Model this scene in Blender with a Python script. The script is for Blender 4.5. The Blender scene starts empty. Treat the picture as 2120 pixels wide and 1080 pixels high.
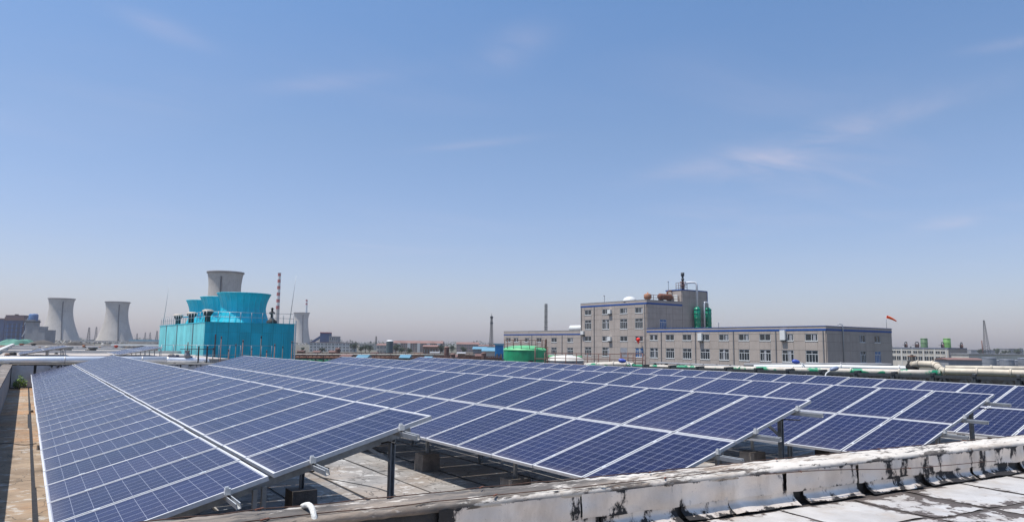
import bpy, math, random
from mathutils import Vector, Matrix, Quaternion
R = random.Random(7)
S = bpy.context.scene
C = S.collection
rad = math.radians

# ------------------------------------------------------------------ camera
FPX = 1462.0
YAW, PITCH, ROLL = rad(34.29), rad(6.72), rad(0.7)
Fw = Vector((math.sin(YAW)*math.cos(PITCH), math.cos(YAW)*math.cos(PITCH), math.sin(PITCH)))
R0 = Vector((math.cos(YAW), -math.sin(YAW), 0)); U0 = R0.cross(Fw)
Rt = R0*math.cos(ROLL)+U0*math.sin(ROLL); Up = U0*math.cos(ROLL)-R0*math.sin(ROLL)
cam = bpy.data.cameras.new('camera'); camo = bpy.data.objects.new('camera', cam); C.objects.link(camo)
M = Matrix((Rt, Up, -Fw)).transposed().to_4x4(); camo.matrix_world = M
cam.sensor_width = 36; cam.sensor_fit = 'HORIZONTAL'; cam.lens = FPX/2120*36
cam.clip_start = 0.05; cam.clip_end = 30000
S.camera = camo

# ------------------------------------------------------------------ sun and sky
SUN_EL, SUN_AZ = rad(69), rad(-70)       # azimuth clockwise from +Y
sd = Vector((math.sin(SUN_AZ)*math.cos(SUN_EL), math.cos(SUN_AZ)*math.cos(SUN_EL), math.sin(SUN_EL)))
sun = bpy.data.lights.new('sun', 'SUN'); sun.energy = 4.8; sun.angle = rad(0.53); sun.color = (1, .955, .89)
suno = bpy.data.objects.new('sun', sun); C.objects.link(suno)
suno.rotation_euler = sd.to_track_quat('Z', 'Y').to_euler(); suno.location = (0, 0, 60)
W = bpy.data.worlds.new('World'); S.world = W; W.use_nodes = True
wn = W.node_tree; wn.nodes.clear()
def N(t, ty, **k):
    n = t.nodes.new(ty)
    for a, b in k.items(): setattr(n, a, b)
    return n
CIRRUS = [((1470, 385), (1720, 265), .55, .85), ((1600, 320), (2000, 190), .35, .7), ((1300, 385), (1500, 330), .5, .4), ((860, 312), (1100, 285), .22, .7), ((1020, 150), (1110, 50), .5, .6), ((1880, 490), (2100, 425), .4, .6), ((240, 10), (430, 100), .5, .7), ((2000, 105), (2240, 70), .4, .6), ((540, 190), (880, 140), .25, .4), ((1600, 420), (1900, 300), .7, .4)]
def build_world():
    t = wn; L = t.links.new
    out = N(t, 'ShaderNodeOutputWorld'); bg = N(t, 'ShaderNodeBackground'); bg.inputs[1].default_value = 0.118
    sky = N(t, 'ShaderNodeTexSky', sky_type='NISHITA', sun_disc=False)
    sky.sun_elevation = SUN_EL; sky.sun_rotation = SUN_AZ
    sky.altitude = 20; sky.air_density = 1.0; sky.dust_density = 1.2; sky.ozone_density = 2.2
    tc = N(t, 'ShaderNodeTexCoord')
    # thin cirrus: stretched noise over the direction projected on a flat layer
    sep = N(t, 'ShaderNodeSeparateXYZ'); L(tc.outputs['Generated'], sep.inputs[0])
    zz = N(t, 'ShaderNodeMath', operation='MAXIMUM'); L(sep.outputs[2], zz.inputs[0]); zz.inputs[1].default_value = .05
    dx = N(t, 'ShaderNodeMath', operation='DIVIDE'); L(sep.outputs[0], dx.inputs[0]); L(zz.outputs[0], dx.inputs[1])
    dy = N(t, 'ShaderNodeMath', operation='DIVIDE'); L(sep.outputs[1], dy.inputs[0]); L(zz.outputs[0], dy.inputs[1])
    cb = N(t, 'ShaderNodeCombineXYZ'); L(dx.outputs[0], cb.inputs[0]); L(dy.outputs[0], cb.inputs[1])
    mp = N(t, 'ShaderNodeMapping'); mp.inputs['Rotation'].default_value = (0, 0, rad(-28)); mp.inputs['Scale'].default_value = (.8, 1.9, 1)
    L(cb.outputs[0], mp.inputs[0])
    n1 = N(t, 'ShaderNodeTexNoise'); n1.inputs['Scale'].default_value = 1.1; n1.inputs['Detail'].default_value = 9; n1.inputs['Roughness'].default_value = .6; n1.inputs['Distortion'].default_value = .6
    n2 = N(t, 'ShaderNodeTexNoise'); n2.inputs['Scale'].default_value = .45; n2.inputs['Detail'].default_value = 2
    L(mp.outputs[0], n1.inputs['Vector']); L(cb.outputs[0], n2.inputs['Vector'])
    r1 = N(t, 'ShaderNodeMapRange'); r1.inputs[1].default_value = .33; r1.inputs[2].default_value = .85; L(n1.outputs[0], r1.inputs[0])
    r2 = N(t, 'ShaderNodeMapRange'); r2.inputs[1].default_value = .50; r2.inputs[2].default_value = .75; r2.inputs[4].default_value = .35; L(n2.outputs[0], r2.inputs[0])
    tot = r2.outputs[0]
    # banks of cirrus: centre and half axes in the flat layer (metres per metre of height)
    def flat(px, py):
        r = Fw+Rt*(px-1060)/FPX+Up*(540-py)/FPX; return Vector((r.x/r.z, r.y/r.z, 0))
    for (a0, b0, wd, k) in CIRRUS:
        A, B = flat(*a0), flat(*b0); c = (A+B)/2; e1 = (B-A)/2; l1 = e1.length; e1.normalize(); e2 = Vector((-e1.y, e1.x, 0))
        sb = N(t, 'ShaderNodeVectorMath', operation='SUBTRACT'); L(cb.outputs[0], sb.inputs[0]); sb.inputs[1].default_value = c
        acc = None
        for e_, l_ in ((e1, l1), (e2, wd*l1)):
            dt = N(t, 'ShaderNodeVectorMath', operation='DOT_PRODUCT'); L(sb.outputs[0], dt.inputs[0]); dt.inputs[1].default_value = e_/l_
            sq = N(t, 'ShaderNodeMath', operation='POWER'); ab = N(t, 'ShaderNodeMath', operation='ABSOLUTE'); L(dt.outputs['Value'], ab.inputs[0]); L(ab.outputs[0], sq.inputs[0]); sq.inputs[1].default_value = 2
            if acc is None: acc = sq.outputs[0]
            else:
                ad = N(t, 'ShaderNodeMath', operation='ADD'); L(acc, ad.inputs[0]); L(sq.outputs[0], ad.inputs[1]); acc = ad.outputs[0]
        ng = N(t, 'ShaderNodeMath', operation='MULTIPLY'); L(acc, ng.inputs[0]); ng.inputs[1].default_value = -1.3
        ex = N(t, 'ShaderNodeMath', operation='EXPONENT'); L(ng.outputs[0], ex.inputs[0])
        ad = N(t, 'ShaderNodeMath', operation='MULTIPLY_ADD'); L(ex.outputs[0], ad.inputs[0]); ad.inputs[1].default_value = k; L(tot, ad.inputs[2]); tot = ad.outputs[0]
    mu = N(t, 'ShaderNodeMath', operation='MULTIPLY'); L(r1.outputs[0], mu.inputs[0]); L(tot, mu.inputs[1])
    mu2 = N(t, 'ShaderNodeMath', operation='MULTIPLY'); L(mu.outputs[0], mu2.inputs[0]); mu2.inputs[1].default_value = .5
    fd = N(t, 'ShaderNodeMapRange'); fd.inputs[1].default_value = .06; fd.inputs[2].default_value = .16; L(sep.outputs[2], fd.inputs[0])
    mu3 = N(t, 'ShaderNodeMath', operation='MULTIPLY', use_clamp=True); L(mu2.outputs[0], mu3.inputs[0]); L(fd.outputs[0], mu3.inputs[1])
    # air tint by elevation: the hazy spring air is greyer and less bright low down than a clean model sky
    rp = N(t, 'ShaderNodeValToRGB'); L(sep.outputs[2], rp.inputs[0]); e = rp.color_ramp.elements
    e[0].position = 0.0; e[0].color = (1.03, .95, 1.12, 1)
    e[1].position = .55; e[1].color = (.82, 1.12, 1.32, 1)
    k = e.new(.12); k.color = (1.0, .96, 1.09, 1)
    k = e.new(.28); k.color = (.98, 1.03, 1.12, 1)
    gm = N(t, 'ShaderNodeMix', data_type='RGBA', blend_type='MULTIPLY'); gm.inputs[0].default_value = 1
    L(sky.outputs[0], gm.inputs[6]); L(rp.outputs[0], gm.inputs[7])
    mx = N(t, 'ShaderNodeMix', data_type='RGBA'); L(mu3.outputs[0], mx.inputs[0]); L(gm.outputs[2], mx.inputs[6]); mx.inputs[7].default_value = (6.6, 5.7, 6.1, 1)
    L(mx.outputs[2], bg.inputs[0]); L(bg.outputs[0], out.inputs[0])
build_world()
S.view_settings.view_transform = 'Standard'; S.view_settings.look = 'None'; S.view_settings.gamma = 1
S.view_settings.exposure = 0.15
S.render.engine = 'CYCLES'
S.cycles.max_bounces = 6; S.cycles.volume_bounces = 0

# ------------------------------------------------------------------ helpers
ORD = ['first', 'second', 'third', 'fourth', 'fifth', 'sixth', 'seventh', 'eighth', 'ninth', 'tenth', 'eleventh', 'twelfth', 'thirteenth', 'fourteenth']
def tag(o, label=None, cat=None, group=None, kind=None):
    if label: o['label'] = label
    if cat: o['category'] = cat
    if group: o['group'] = group
    if kind: o['kind'] = kind
    return o
def thing(name, label, cat, loc=(0, 0, 0), rz=0, group=None):
    o = bpy.data.objects.new(name, None); C.objects.link(o); o.location = loc; o.rotation_euler = (0, 0, rz)
    o.empty_display_size = .2
    return tag(o, label, cat, group)
V = Vector
class MB:
    def __init__(s): s.v = []; s.f = []; s.sm = []; s.mi = []
    def add(s, vs, fs, smooth=False, mi=0):
        b = len(s.v); s.v += [tuple(v) for v in vs]
        for f in fs: s.f.append([i+b for i in f]); s.sm.append(smooth); s.mi.append(mi)
        return s
    def box(s, c, d, rz=0, mi=0):
        c = V(c); h = V(d)/2; q = Matrix.Rotation(rz, 3, 'Z')
        vs = [c+q@V((sx*h.x, sy*h.y, sz*h.z)) for sz in (-1, 1) for sy in (-1, 1) for sx in (-1, 1)]
        return s.add(vs, [(0, 2, 3, 1), (4, 5, 7, 6), (0, 1, 5, 4), (2, 6, 7, 3), (0, 4, 6, 2), (1, 3, 7, 5)], False, mi)
    def bb(s, x0, x1, y0, y1, z0, z1, mi=0):
        return s.box(((x0+x1)/2, (y0+y1)/2, (z0+z1)/2), (x1-x0, y1-y0, z1-z0), 0, mi)
    def beam(s, a, b, w, h=None, up=(0, 0, 1), mi=0):
        a, b = V(a), V(b); h = h or w; d = (b-a).normalized(); u = V(up)
        if abs(d.dot(u)) > .98: u = V((1, 0, 0))
        x = d.cross(u).normalized(); y = x.cross(d)
        vs = [p+x*sx*w/2+y*sy*h/2 for p in (a, b) for sy in (-1, 1) for sx in (-1, 1)]
        return s.add(vs, [(0, 1, 3, 2), (4, 6, 7, 5), (0, 4, 5, 1), (2, 3, 7, 6), (0, 2, 6, 4), (1, 5, 7, 3)], False, mi)
    def path(s, pts, rr, seg=10, mi=0, cap=True):
        pts = [V(p) for p in pts]; n = len(pts)
        if not hasattr(rr, '__len__'): rr = [rr]*n
        vs = []; fr = None
        for i, p in enumerate(pts):
            d = (pts[min(i+1, n-1)]-pts[max(i-1, 0)]).normalized()
            if fr is None:
                u = V((0, 0, 1)) if abs(d.z) < .9 else V((1, 0, 0)); fr = d.cross(u).normalized()
            fr = (fr-d*fr.dot(d)).normalized(); g = d.cross(fr)
            vs += [p+(fr*math.cos(2*math.pi*k/seg)+g*math.sin(2*math.pi*k/seg))*rr[i] for k in range(seg)]
        fs = [(i*seg+k, i*seg+(k+1) % seg, (i+1)*seg+(k+1) % seg, (i+1)*seg+k) for i in range(n-1) for k in range(seg)]
        s.add(vs, fs, True, mi)
        if cap:
            b = len(s.v)-len(vs); s.f.append([b+k for k in range(seg)][::-1]); s.sm.append(False); s.mi.append(mi)
            s.f.append([b+(n-1)*seg+k for k in range(seg)]); s.sm.append(False); s.mi.append(mi)
        return s
    def tube(s, a, b, r, r2=None, seg=10, mi=0): return s.path([a, b], [r, r if r2 is None else r2], seg, mi)
    def lathe(s, c, prof, seg=32, wob=None, mi=0, smooth=True):
        c = V(c); n = len(prof); vs = []
        for (r, z) in prof:
            for k in range(seg):
                a = 2*math.pi*k/seg; q = r*(wob(k) if wob else 1); vs.append(c+V((q*math.cos(a), q*math.sin(a), z)))
        fs = [(i*seg+k, i*seg+(k+1) % seg, (i+1)*seg+(k+1) % seg, (i+1)*seg+k) for i in range(n-1) for k in range(seg)]
        return s.add(vs, fs, smooth, mi)
    def disc(s, c, r, seg=24, mi=0):
        c = V(c); return s.add([c+V((r*math.cos(2*math.pi*k/seg), r*math.sin(2*math.pi*k/seg), 0)) for k in range(seg)], [list(range(seg))], False, mi)
    def mesh(s, name, mats):
        me = bpy.data.meshes.new(name); me.from_pydata(s.v, [], s.f)
        for m in (mats if isinstance(mats, (list, tuple)) else [mats]): me.materials.append(m)
        me.polygons.foreach_set('use_smooth', s.sm); me.polygons.foreach_set('material_index', s.mi); me.update()
        return me
    def build(s, name, mats, parent=None, label=None, cat=None, group=None, kind=None):
        return put(name, s.mesh(name, mats), parent, label, cat, group, kind)
def put(name, me, parent=None, label=None, cat=None, group=None, kind=None, loc=None):
    o = bpy.data.objects.new(name, me); C.objects.link(o)
    if parent is not None: o.parent = parent
    if loc is not None: o.location = loc
    return tag(o, label, cat, group, kind)

# a point in column px of the photograph, d metres ahead, at height z
Fh = V((math.sin(YAW), math.cos(YAW), 0))
def hor(px):
    r = Fw+Rt*(px-1060)/FPX; a = r+Up*(540-0)/FPX; b = r+Up*(540-1)/FPX
    return a.z/(a.z-b.z)
def gp(px, d, z=0.0):
    r = Fw+Rt*(px-1060)/FPX+Up*(540-hor(px))/FPX; r.z = 0; r = r*(d/r.dot(Fh))
    return V((r.x, r.y, z))
def zat(px, py, d): return (hor(px)-py)*d/FPX/math.cos(PITCH)

# ------------------------------------------------------------------ materials
MATS = {}
def pm(name, col, rough=.7, metal=0.0, var=.15, scale=2.0, bump=0.0, bscale=30, rnd=0.0, streak=0.0, col2=None, coords='pos', spec=None, thr=(.35, .7)):
    if name in MATS: return MATS[name]
    m = bpy.data.materials.new(name); m.use_nodes = True; t = m.node_tree; L = t.links.new
    b = t.nodes['Principled BSDF']; b.inputs['Roughness'].default_value = rough; b.inputs['Metallic'].default_value = metal
    if spec is not None: b.inputs['Specular IOR Level'].default_value = spec
    if coords == 'pos': vec = N(t, 'ShaderNodeNewGeometry').outputs['Position']
    else: vec = N(t, 'ShaderNodeTexCoord').outputs['Object']
    n = N(t, 'ShaderNodeTexNoise'); n.inputs['Scale'].default_value = scale; n.inputs['Detail'].default_value = 6; n.inputs['Roughness'].default_value = .62
    L(vec, n.inputs['Vector'])
    mr = N(t, 'ShaderNodeMapRange'); mr.inputs[1].default_value = thr[0]; mr.inputs[2].default_value = thr[1]; L(n.outputs[0], mr.inputs[0])
    mx = N(t, 'ShaderNodeMix', data_type='RGBA'); L(mr.outputs[0], mx.inputs[0])
    c1 = [c*(1-var) for c in col]; c2 = col2 or [min(1, c*(1+var)) for c in col]
    mx.inputs[6].default_value = (*c1, 1); mx.inputs[7].default_value = (*c2, 1)
    last = mx.outputs[2]
    if streak:
        mp = N(t, 'ShaderNodeMapping'); mp.inputs['Scale'].default_value = (1.5, 1.5, .12); L(vec, mp.inputs[0])
        n3 = N(t, 'ShaderNodeTexNoise'); n3.inputs['Scale'].default_value = 1.6; n3.inputs['Detail'].default_value = 5; L(mp.outputs[0], n3.inputs['Vector'])
        r3 = N(t, 'ShaderNodeMapRange'); r3.inputs[1].default_value = .5; r3.inputs[2].default_value = .75; r3.inputs[3].default_value = 1; r3.inputs[4].default_value = 1-streak; L(n3.outputs[0], r3.inputs[0])
        m3 = N(t, 'ShaderNodeMix', data_type='RGBA', blend_type='MULTIPLY'); m3.inputs[0].default_value = 1; L(last, m3.inputs[6]); L(r3.outputs[0], m3.inputs[7]); last = m3.outputs[2]
    if rnd:
        oi = N(t, 'ShaderNodeObjectInfo'); r4 = N(t, 'ShaderNodeMapRange'); r4.inputs[3].default_value = 1-rnd; r4.inputs[4].default_value = 1+rnd; L(oi.outputs['Random'], r4.inputs[0])
        m4 = N(t, 'ShaderNodeMix', data_type='RGBA', blend_type='MULTIPLY'); m4.inputs[0].default_value = 1; L(last, m4.inputs[6]); L(r4.outputs[0], m4.inputs[7]); last = m4.outputs[2]
    L(last, b.inputs['Base Color'])
    if bump:
        nb = N(t, 'ShaderNodeTexNoise'); nb.inputs['Scale'].default_value = bscale; nb.inputs['Detail'].default_value = 5; L(vec, nb.inputs['Vector'])
        bp = N(t, 'ShaderNodeBump'); bp.inputs['Strength'].default_value = bump; bp.inputs['Distance'].default_value = .02; L(nb.outputs[0], bp.inputs['Height']); L(bp.outputs[0], b.inputs['Normal'])
    MATS[name] = m; return m

alu = pm('aluminium', (.60, .585, .58), .45, .15, .08, 9, rnd=.06)
galv = pm('galvanised_steel', (.33, .35, .37), .45, .6, .2, 12)
steel_dark = pm('dark_steel', (.05, .055, .06), .6, .2, .25, 5)
concrete_block = pm('weathered_concrete', (.22, .19, .165), .9, 0, .3, 6, .5, 40, rnd=.15)
conc = pm('tower_concrete', (.46, .42, .375), .9, 0, .14, .06, streak=.38)
white_paint = pm('white_paint', (.66, .66, .64), .5, 0, .06, 4)
pvc = pm('white_pvc', (.56, .57, .57), .45, 0, .05, 6)
glass_dark = pm('dark_window_glass', (.03, .035, .04), .08, 0, .3, .8, spec=.6)
glass_blue = pm('blue_window_glass', (.03, .11, .28), .1, 0, .3, .8, spec=.6)
blue_trim = pm('blue_trim', (.008, .065, .27), .5, 0, .1, 3)
cladding = pm('grey_cladding', (.385, .328, .288), .85, 0, .07, .6, .1, 20, rnd=.035, streak=.12)
cladding_core = pm('cladding_joint', (.21, .19, .18), .9, 0, .1, 1)
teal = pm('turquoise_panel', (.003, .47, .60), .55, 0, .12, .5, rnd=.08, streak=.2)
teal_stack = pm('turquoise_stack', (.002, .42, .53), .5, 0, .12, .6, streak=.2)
teal_dark = pm('turquoise_joint', (.008, .2, .27), .6, 0, .1, 1)
rust = pm('rusty_steel', (.19, .075, .045), .85, .1, .4, 5)
brown_steel = pm('brown_painted_steel', (.16, .085, .07), .7, .1, .3, 3)
green_paint = pm('green_paint', (.015, .3, .13), .5, 0, .2, 1.5, streak=.25)
green_pale = pm('pale_green_paint', (.12, .44, .19), .5, 0, .12, 1.2)
green_dark = pm('dark_green_gloss', (.004, .22, .13), .3, 0, .2, 2)
silver_pipe = pm('silver_jacket', (.84, .84, .85), .34, .35, .06, 2, .08, 8)
beige_pipe = pm('beige_lagging', (.55, .48, .38), .6, .1, .16, 1.1, .15, 12, streak=.25)
navy = pm('navy_coping', (.015, .02, .09), .5, 0, .2, 2)
black_bit = pm('black_bitumen', (.022, .02, .02), .55, 0, .4, 7, .6, 25)
red_paint = pm('red_paint', (.38, .05, .035), .6, 0, .15, .1)
red_roof = pm('red_roof_sheet', (.21, .115, .095), .7, 0, .2, .2)
orange_cloth = pm('orange_cloth', (.85, .12, .02), .8, 0, .1, 3)
red_bright = pm('bright_red', (.8, .02, .01), .5, 0, .05, 3)
ind_blue = pm('industrial_blue', (.025, .055, .14), .7, 0, .25, .08)
sky_blue_roof = pm('light_blue_sheet', (.12, .26, .35), .55, 0, .15, .4)
grey_mid = pm('grey_render', (.25, .25, .26), .85, 0, .15, .15, streak=.2)
cream = pm('cream_render', (.5, .46, .40), .85, 0, .12, .15, streak=.15)
white_render = pm('white_render', (.52, .51, .49), .85, 0, .08, .2)
tank_grey = pm('grey_tank_steel', (.24, .25, .28), .5, .2, .12, .8, streak=.2)
tank_white = pm('white_tank_roof', (.6, .57, .52), .7, 0, .12, 1)
brick_brown = pm('brown_brick', (.22, .14, .10), .9, 0, .25, 1.2)
cable_white = pm('white_conduit', (.7, .68, .62), .6, 0, .15, 14, .4, 90)
soil = pm('soil_ground', (.14, .11, .085), .95, 0, .3, .03, col2=(.10, .11, .07))
mound_mat = pm('earth_mound', (.09, .078, .068), .95, 0, .3, .3)
net_green = pm('green_dust_net', (.08, .22, .165), .85, 0, .35, .35)
trunk_mat = pm('bark', (.09, .065, .05), .9, 0, .2, 3)
leaf_mat = pm('far_foliage', (.055, .075, .04), .8, 0, .35, .6, rnd=.2)
weed_mat = pm('weed_leaf', (.16, .27, .03), .7, 0, .4, 9)
soot_vent = pm('sooty_iron', (.03, .028, .027), .7, .2, .3, 4)

def membrane(name, a, b2, stain, rnd=.18):
    m = bpy.data.materials.new(name); m.use_nodes = True; t = m.node_tree; L = t.links.new
    b = t.nodes['Principled BSDF']; b.inputs['Roughness'].default_value = .85
    g = N(t, 'ShaderNodeNewGeometry')
    def noise(sc, det, ro=.6, map_=None):
        n = N(t, 'ShaderNodeTexNoise'); n.inputs['Scale'].default_value = sc; n.inputs['Detail'].default_value = det; n.inputs['Roughness'].default_value = ro
        if map_:
            mp = N(t, 'ShaderNodeMapping'); mp.inputs['Scale'].default_value = map_; L(g.outputs['Position'], mp.inputs[0]); L(mp.outputs[0], n.inputs['Vector'])
        else: L(g.outputs['Position'], n.inputs['Vector'])
        return n.outputs[0]
    def rng(x, lo, hi, o0=0, o1=1):
        r = N(t, 'ShaderNodeMapRange'); r.inputs[1].default_value = lo; r.inputs[2].default_value = hi; r.inputs[3].default_value = o0; r.inputs[4].default_value = o1; L(x, r.inputs[0]); return r.outputs[0]
    def mix(f, x, y):
        n = N(t, 'ShaderNodeMix', data_type='RGBA'); L(f, n.inputs[0])
        for s, k in ((x, 6), (y, 7)):
            if isinstance(s, tuple): n.inputs[k].default_value = (*s, 1)
            else: L(s, n.inputs[k])
        return n.outputs[2]
    base = mix(rng(noise(1.6, 8, .65), .35, .68), a, b2)
    base = mix(rng(noise(.35, 5, .6), .47, .66), base, stain)
    base = mix(rng(noise(1.0, 8, .7, (4.0, .6, 1)), .60, .72, 0, .75), base, (.05, .042, .036))
    base = mix(rng(noise(34, 3, .7), .62, .72, 0, .5), base, (.09, .08, .07))
    wv = N(t, 'ShaderNodeVectorMath', operation='ADD'); wn1 = N(t, 'ShaderNodeTexNoise'); wn1.inputs['Scale'].default_value = 2.2; L(g.outputs['Position'], wn1.inputs['Vector']); ws = N(t, 'ShaderNodeVectorMath', operation='SCALE'); ws.inputs['Scale'].default_value = .5; L(wn1.outputs['Color'], ws.inputs[0]); L(g.outputs['Position'], wv.inputs[0]); L(ws.outputs[0], wv.inputs[1])
    vc = N(t, 'ShaderNodeTexVoronoi', feature='DISTANCE_TO_EDGE'); vc.inputs['Scale'].default_value = 2.1; L(wv.outputs[0], vc.inputs['Vector'])
    base = mix(rng(vc.outputs['Distance'], .0, .022, .8, 0), base, (.035, .03, .027))
    base = mix(rng(noise(3.4, 9, .72, None), .56, .62, 0, .7), base, (.50, .48, .45))
    oi = N(t, 'ShaderNodeObjectInfo'); mm = N(t, 'ShaderNodeMix', data_type='RGBA', blend_type='MULTIPLY'); mm.inputs[0].default_value = 1
    L(base, mm.inputs[6]); L(rng(oi.outputs['Random'], 0, 1, 1-rnd, 1+rnd), mm.inputs[7]); L(mm.outputs[2], b.inputs['Base Color'])
    bp = N(t, 'ShaderNodeBump'); bp.inputs['Strength'].default_value = .35; bp.inputs['Distance'].default_value = .01; L(noise(26, 6), bp.inputs['Height']); L(bp.outputs[0], b.inputs['Normal'])
    return m
roof_felt = membrane('roof_felt', (.16, .15, .14), (.33, .31, .29), (.25, .19, .14))
rusty_felt = membrane('rusty_felt', (.22, .16, .11), (.37, .28, .20), (.36, .19, .085))

def foil_mat(name, peel, base1=(.56, .53, .50), base2=(.70, .68, .66), zs=.45, seed=0.0, metal=.42, holec=(.022, .019, .018)):
    m = bpy.data.materials.new(name); m.use_nodes = True; t = m.node_tree; L = t.links.new
    b = t.nodes['Principled BSDF']
    g = N(t, 'ShaderNodeNewGeometry'); tc = N(t, 'ShaderNodeTexCoord')
    def noise(sc, det, ro=.6, map_=(1, 1, 1), off=0.0):
        n = N(t, 'ShaderNodeTexNoise'); n.inputs['Scale'].default_value = sc; n.inputs['Detail'].default_value = det; n.inputs['Roughness'].default_value = ro
        mp = N(t, 'ShaderNodeMapping'); mp.inputs['Scale'].default_value = map_; mp.inputs['Location'].default_value = (off, off*.7, 0)
        L(g.outputs['Position'], mp.inputs[0]); L(mp.outputs[0], n.inputs['Vector']); return n.outputs[0]
    def rng(x, lo, hi, o0=0, o1=1):
        r = N(t, 'ShaderNodeMapRange'); r.inputs[1].default_value = lo; r.inputs[2].default_value = hi; r.inputs[3].default_value = o0; r.inputs[4].default_value = o1; L(x, r.inputs[0]); return r.outputs[0]
    def math2(op, x, y):
        n = N(t, 'ShaderNodeMath', operation=op); L(x, n.inputs[0])
        if isinstance(y, float): n.inputs[1].default_value = y
        else: L(y, n.inputs[1])
        return n.outputs[0]
    def mix(f, x, y):
        n = N(t, 'ShaderNodeMix', data_type='RGBA'); L(f, n.inputs[0])
        for s, k in ((x, 6), (y, 7)):
            if isinstance(s, tuple): n.inputs[k].default_value = (*s, 1)
            else: L(s, n.inputs[k])
        return n.outputs[2]
    col = mix(rng(noise(3, 6), .3, .7), base1, base2)
    col = mix(rng(noise(2.2, 7, .65, (1, 1, .35), 3), .52, .72, 0, .6), col, (.40, .31, .23))
    col = mix(rng(noise(45, 3, .6), .66, .74, 0, .5), col, (.2, .17, .15))
    # edges of the sheet peel first
    sp = N(t, 'ShaderNodeSeparateXYZ'); L(tc.outputs['UV'], sp.inputs[0])
    def edge(k):
        a = math2('SUBTRACT', sp.outputs[k], .5); a = N(t, 'ShaderNodeMath', operation='ABSOLUTE') if False else a
        ab = N(t, 'ShaderNodeMath', operation='ABSOLUTE'); L(a, ab.inputs[0]); return ab.outputs[0]
    ed = rng(math2('MAXIMUM', edge(0), edge(1)), .36, .5, 0, .105)
    p = math2('ADD', math2('ADD', noise(5.5, 9, .68, (1, 1, zs), seed), ed), rng(noise(.8, 2, .5, (1, 1, 1), seed+5), .35, .7, -.09, .10))
    col = mix(rng(noise(1.3, 6, .65, (1, 1, .5), seed+8), .52, .70, 0, .4), col, (.36, .30, .25))
    hole = rng(p, .70-peel, .715-peel)
    col = mix(rng(p, .655-peel, .70-peel, 0, .6), col, (.20, .155, .125))
    col = mix(hole, col, holec)
    L(col, b.inputs['Base Color']); L(rng(hole, 0, 1, .48, .7), b.inputs['Roughness']); L(rng(hole, 0, 1, metal, 0), b.inputs['Metallic'])
    hh = math2('SUBTRACT', noise(7, 5, .55), math2('MULTIPLY', hole, .45))
    bp = N(t, 'ShaderNodeBump'); bp.inputs['Strength'].default_value = .5; bp.inputs['Distance'].default_value = .02; L(hh, bp.inputs['Height']); L(bp.outputs[0], b.inputs['Normal'])
    return m
foil_up = foil_mat('foil_upper', .105, (.76, .65, .55), (.92, .82, .72))
foil_low = foil_mat('foil_lower', .14, (.70, .61, .53), (.88, .79, .70), seed=4.0)
foil_floor = foil_mat('foil_floor', .085, (.43, .40, .37), (.58, .55, .52), 1.0, 9.0, .1, (.085, .066, .056))
foil_far = foil_mat('foil_far', .05, (.42, .41, .42), (.60, .59, .60), .4, 2.0)
def coping_shader():
    m = bpy.data.materials.new('coping_concrete'); m.use_nodes = True; t = m.node_tree; L = t.links.new
    b = t.nodes['Principled BSDF']; b.inputs['Roughness'].default_value = .85; g = N(t, 'ShaderNodeNewGeometry')
    def noise(sc, det, ro, map_=(1, 1, 1), loc=(0, 0, 0)):
        n = N(t, 'ShaderNodeTexNoise'); n.inputs['Scale'].default_value = sc; n.inputs['Detail'].default_value = det; n.inputs['Roughness'].default_value = ro
        mp = N(t, 'ShaderNodeMapping'); mp.inputs['Scale'].default_value = map_; mp.inputs['Location'].default_value = loc; L(g.outputs['Position'], mp.inputs[0]); L(mp.outputs[0], n.inputs['Vector']); return n.outputs[0]
    def rng(x, lo, hi, o0=0, o1=1):
        r = N(t, 'ShaderNodeMapRange'); r.inputs[1].default_value = lo; r.inputs[2].default_value = hi; r.inputs[3].default_value = o0; r.inputs[4].default_value = o1; L(x, r.inputs[0]); return r.outputs[0]
    def mix(f, x, y):
        n = N(t, 'ShaderNodeMix', data_type='RGBA'); L(f, n.inputs[0])
        for s_, k in ((x, 6), (y, 7)):
            if isinstance(s_, tuple): n.inputs[k].default_value = (*s_, 1)
            else: L(s_, n.inputs[k])
        return n.outputs[2]
    c = mix(rng(noise(2.5, 8, .65, (.4, 1.6, 1)), .35, .66), (.06, .053, .048), (.20, .17, .145))
    c = mix(rng(noise(1.1, 7, .6, (.5, 2.2, 1), (3, 1, 0)), .54, .66, 0, .6), c, (.33, .20, .11))
    sp = N(t, 'ShaderNodeSeparateXYZ'); L(g.outputs['Position'], sp.inputs[0])
    # the white coat survives better towards the right
    q = N(t, 'ShaderNodeMath', operation='ADD'); L(noise(2.6, 9, .7, (.55, 1.8, 1.8), (7, 2, 0)), q.inputs[0]); L(rng(sp.outputs[0], 1.0, 6.5, -.10, .065), q.inputs[1])
    c = mix(rng(q.outputs[0], .485, .53), c, (.58, .53, .47))
    c = mix(rng(noise(3.2, 8, .7, (.4, 1.6, 1), (5, 5, 2)), .5, .63, 0, .6), c, (.34, .27, .21))
    c = mix(rng(noise(9, 8, .7, (.5, 1.5, 1), (1, 9, 0)), .60, .64), c, (.035, .03, .027))
    L(c, b.inputs['Base Color'])
    bp = N(t, 'ShaderNodeBump'); bp.inputs['Strength'].default_value = .6; bp.inputs['Distance'].default_value = .015; L(noise(14, 8, .65), bp.inputs['Height']); L(bp.outputs[0], b.inputs['Normal'])
    return m
coping_mat = coping_shader()

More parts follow.
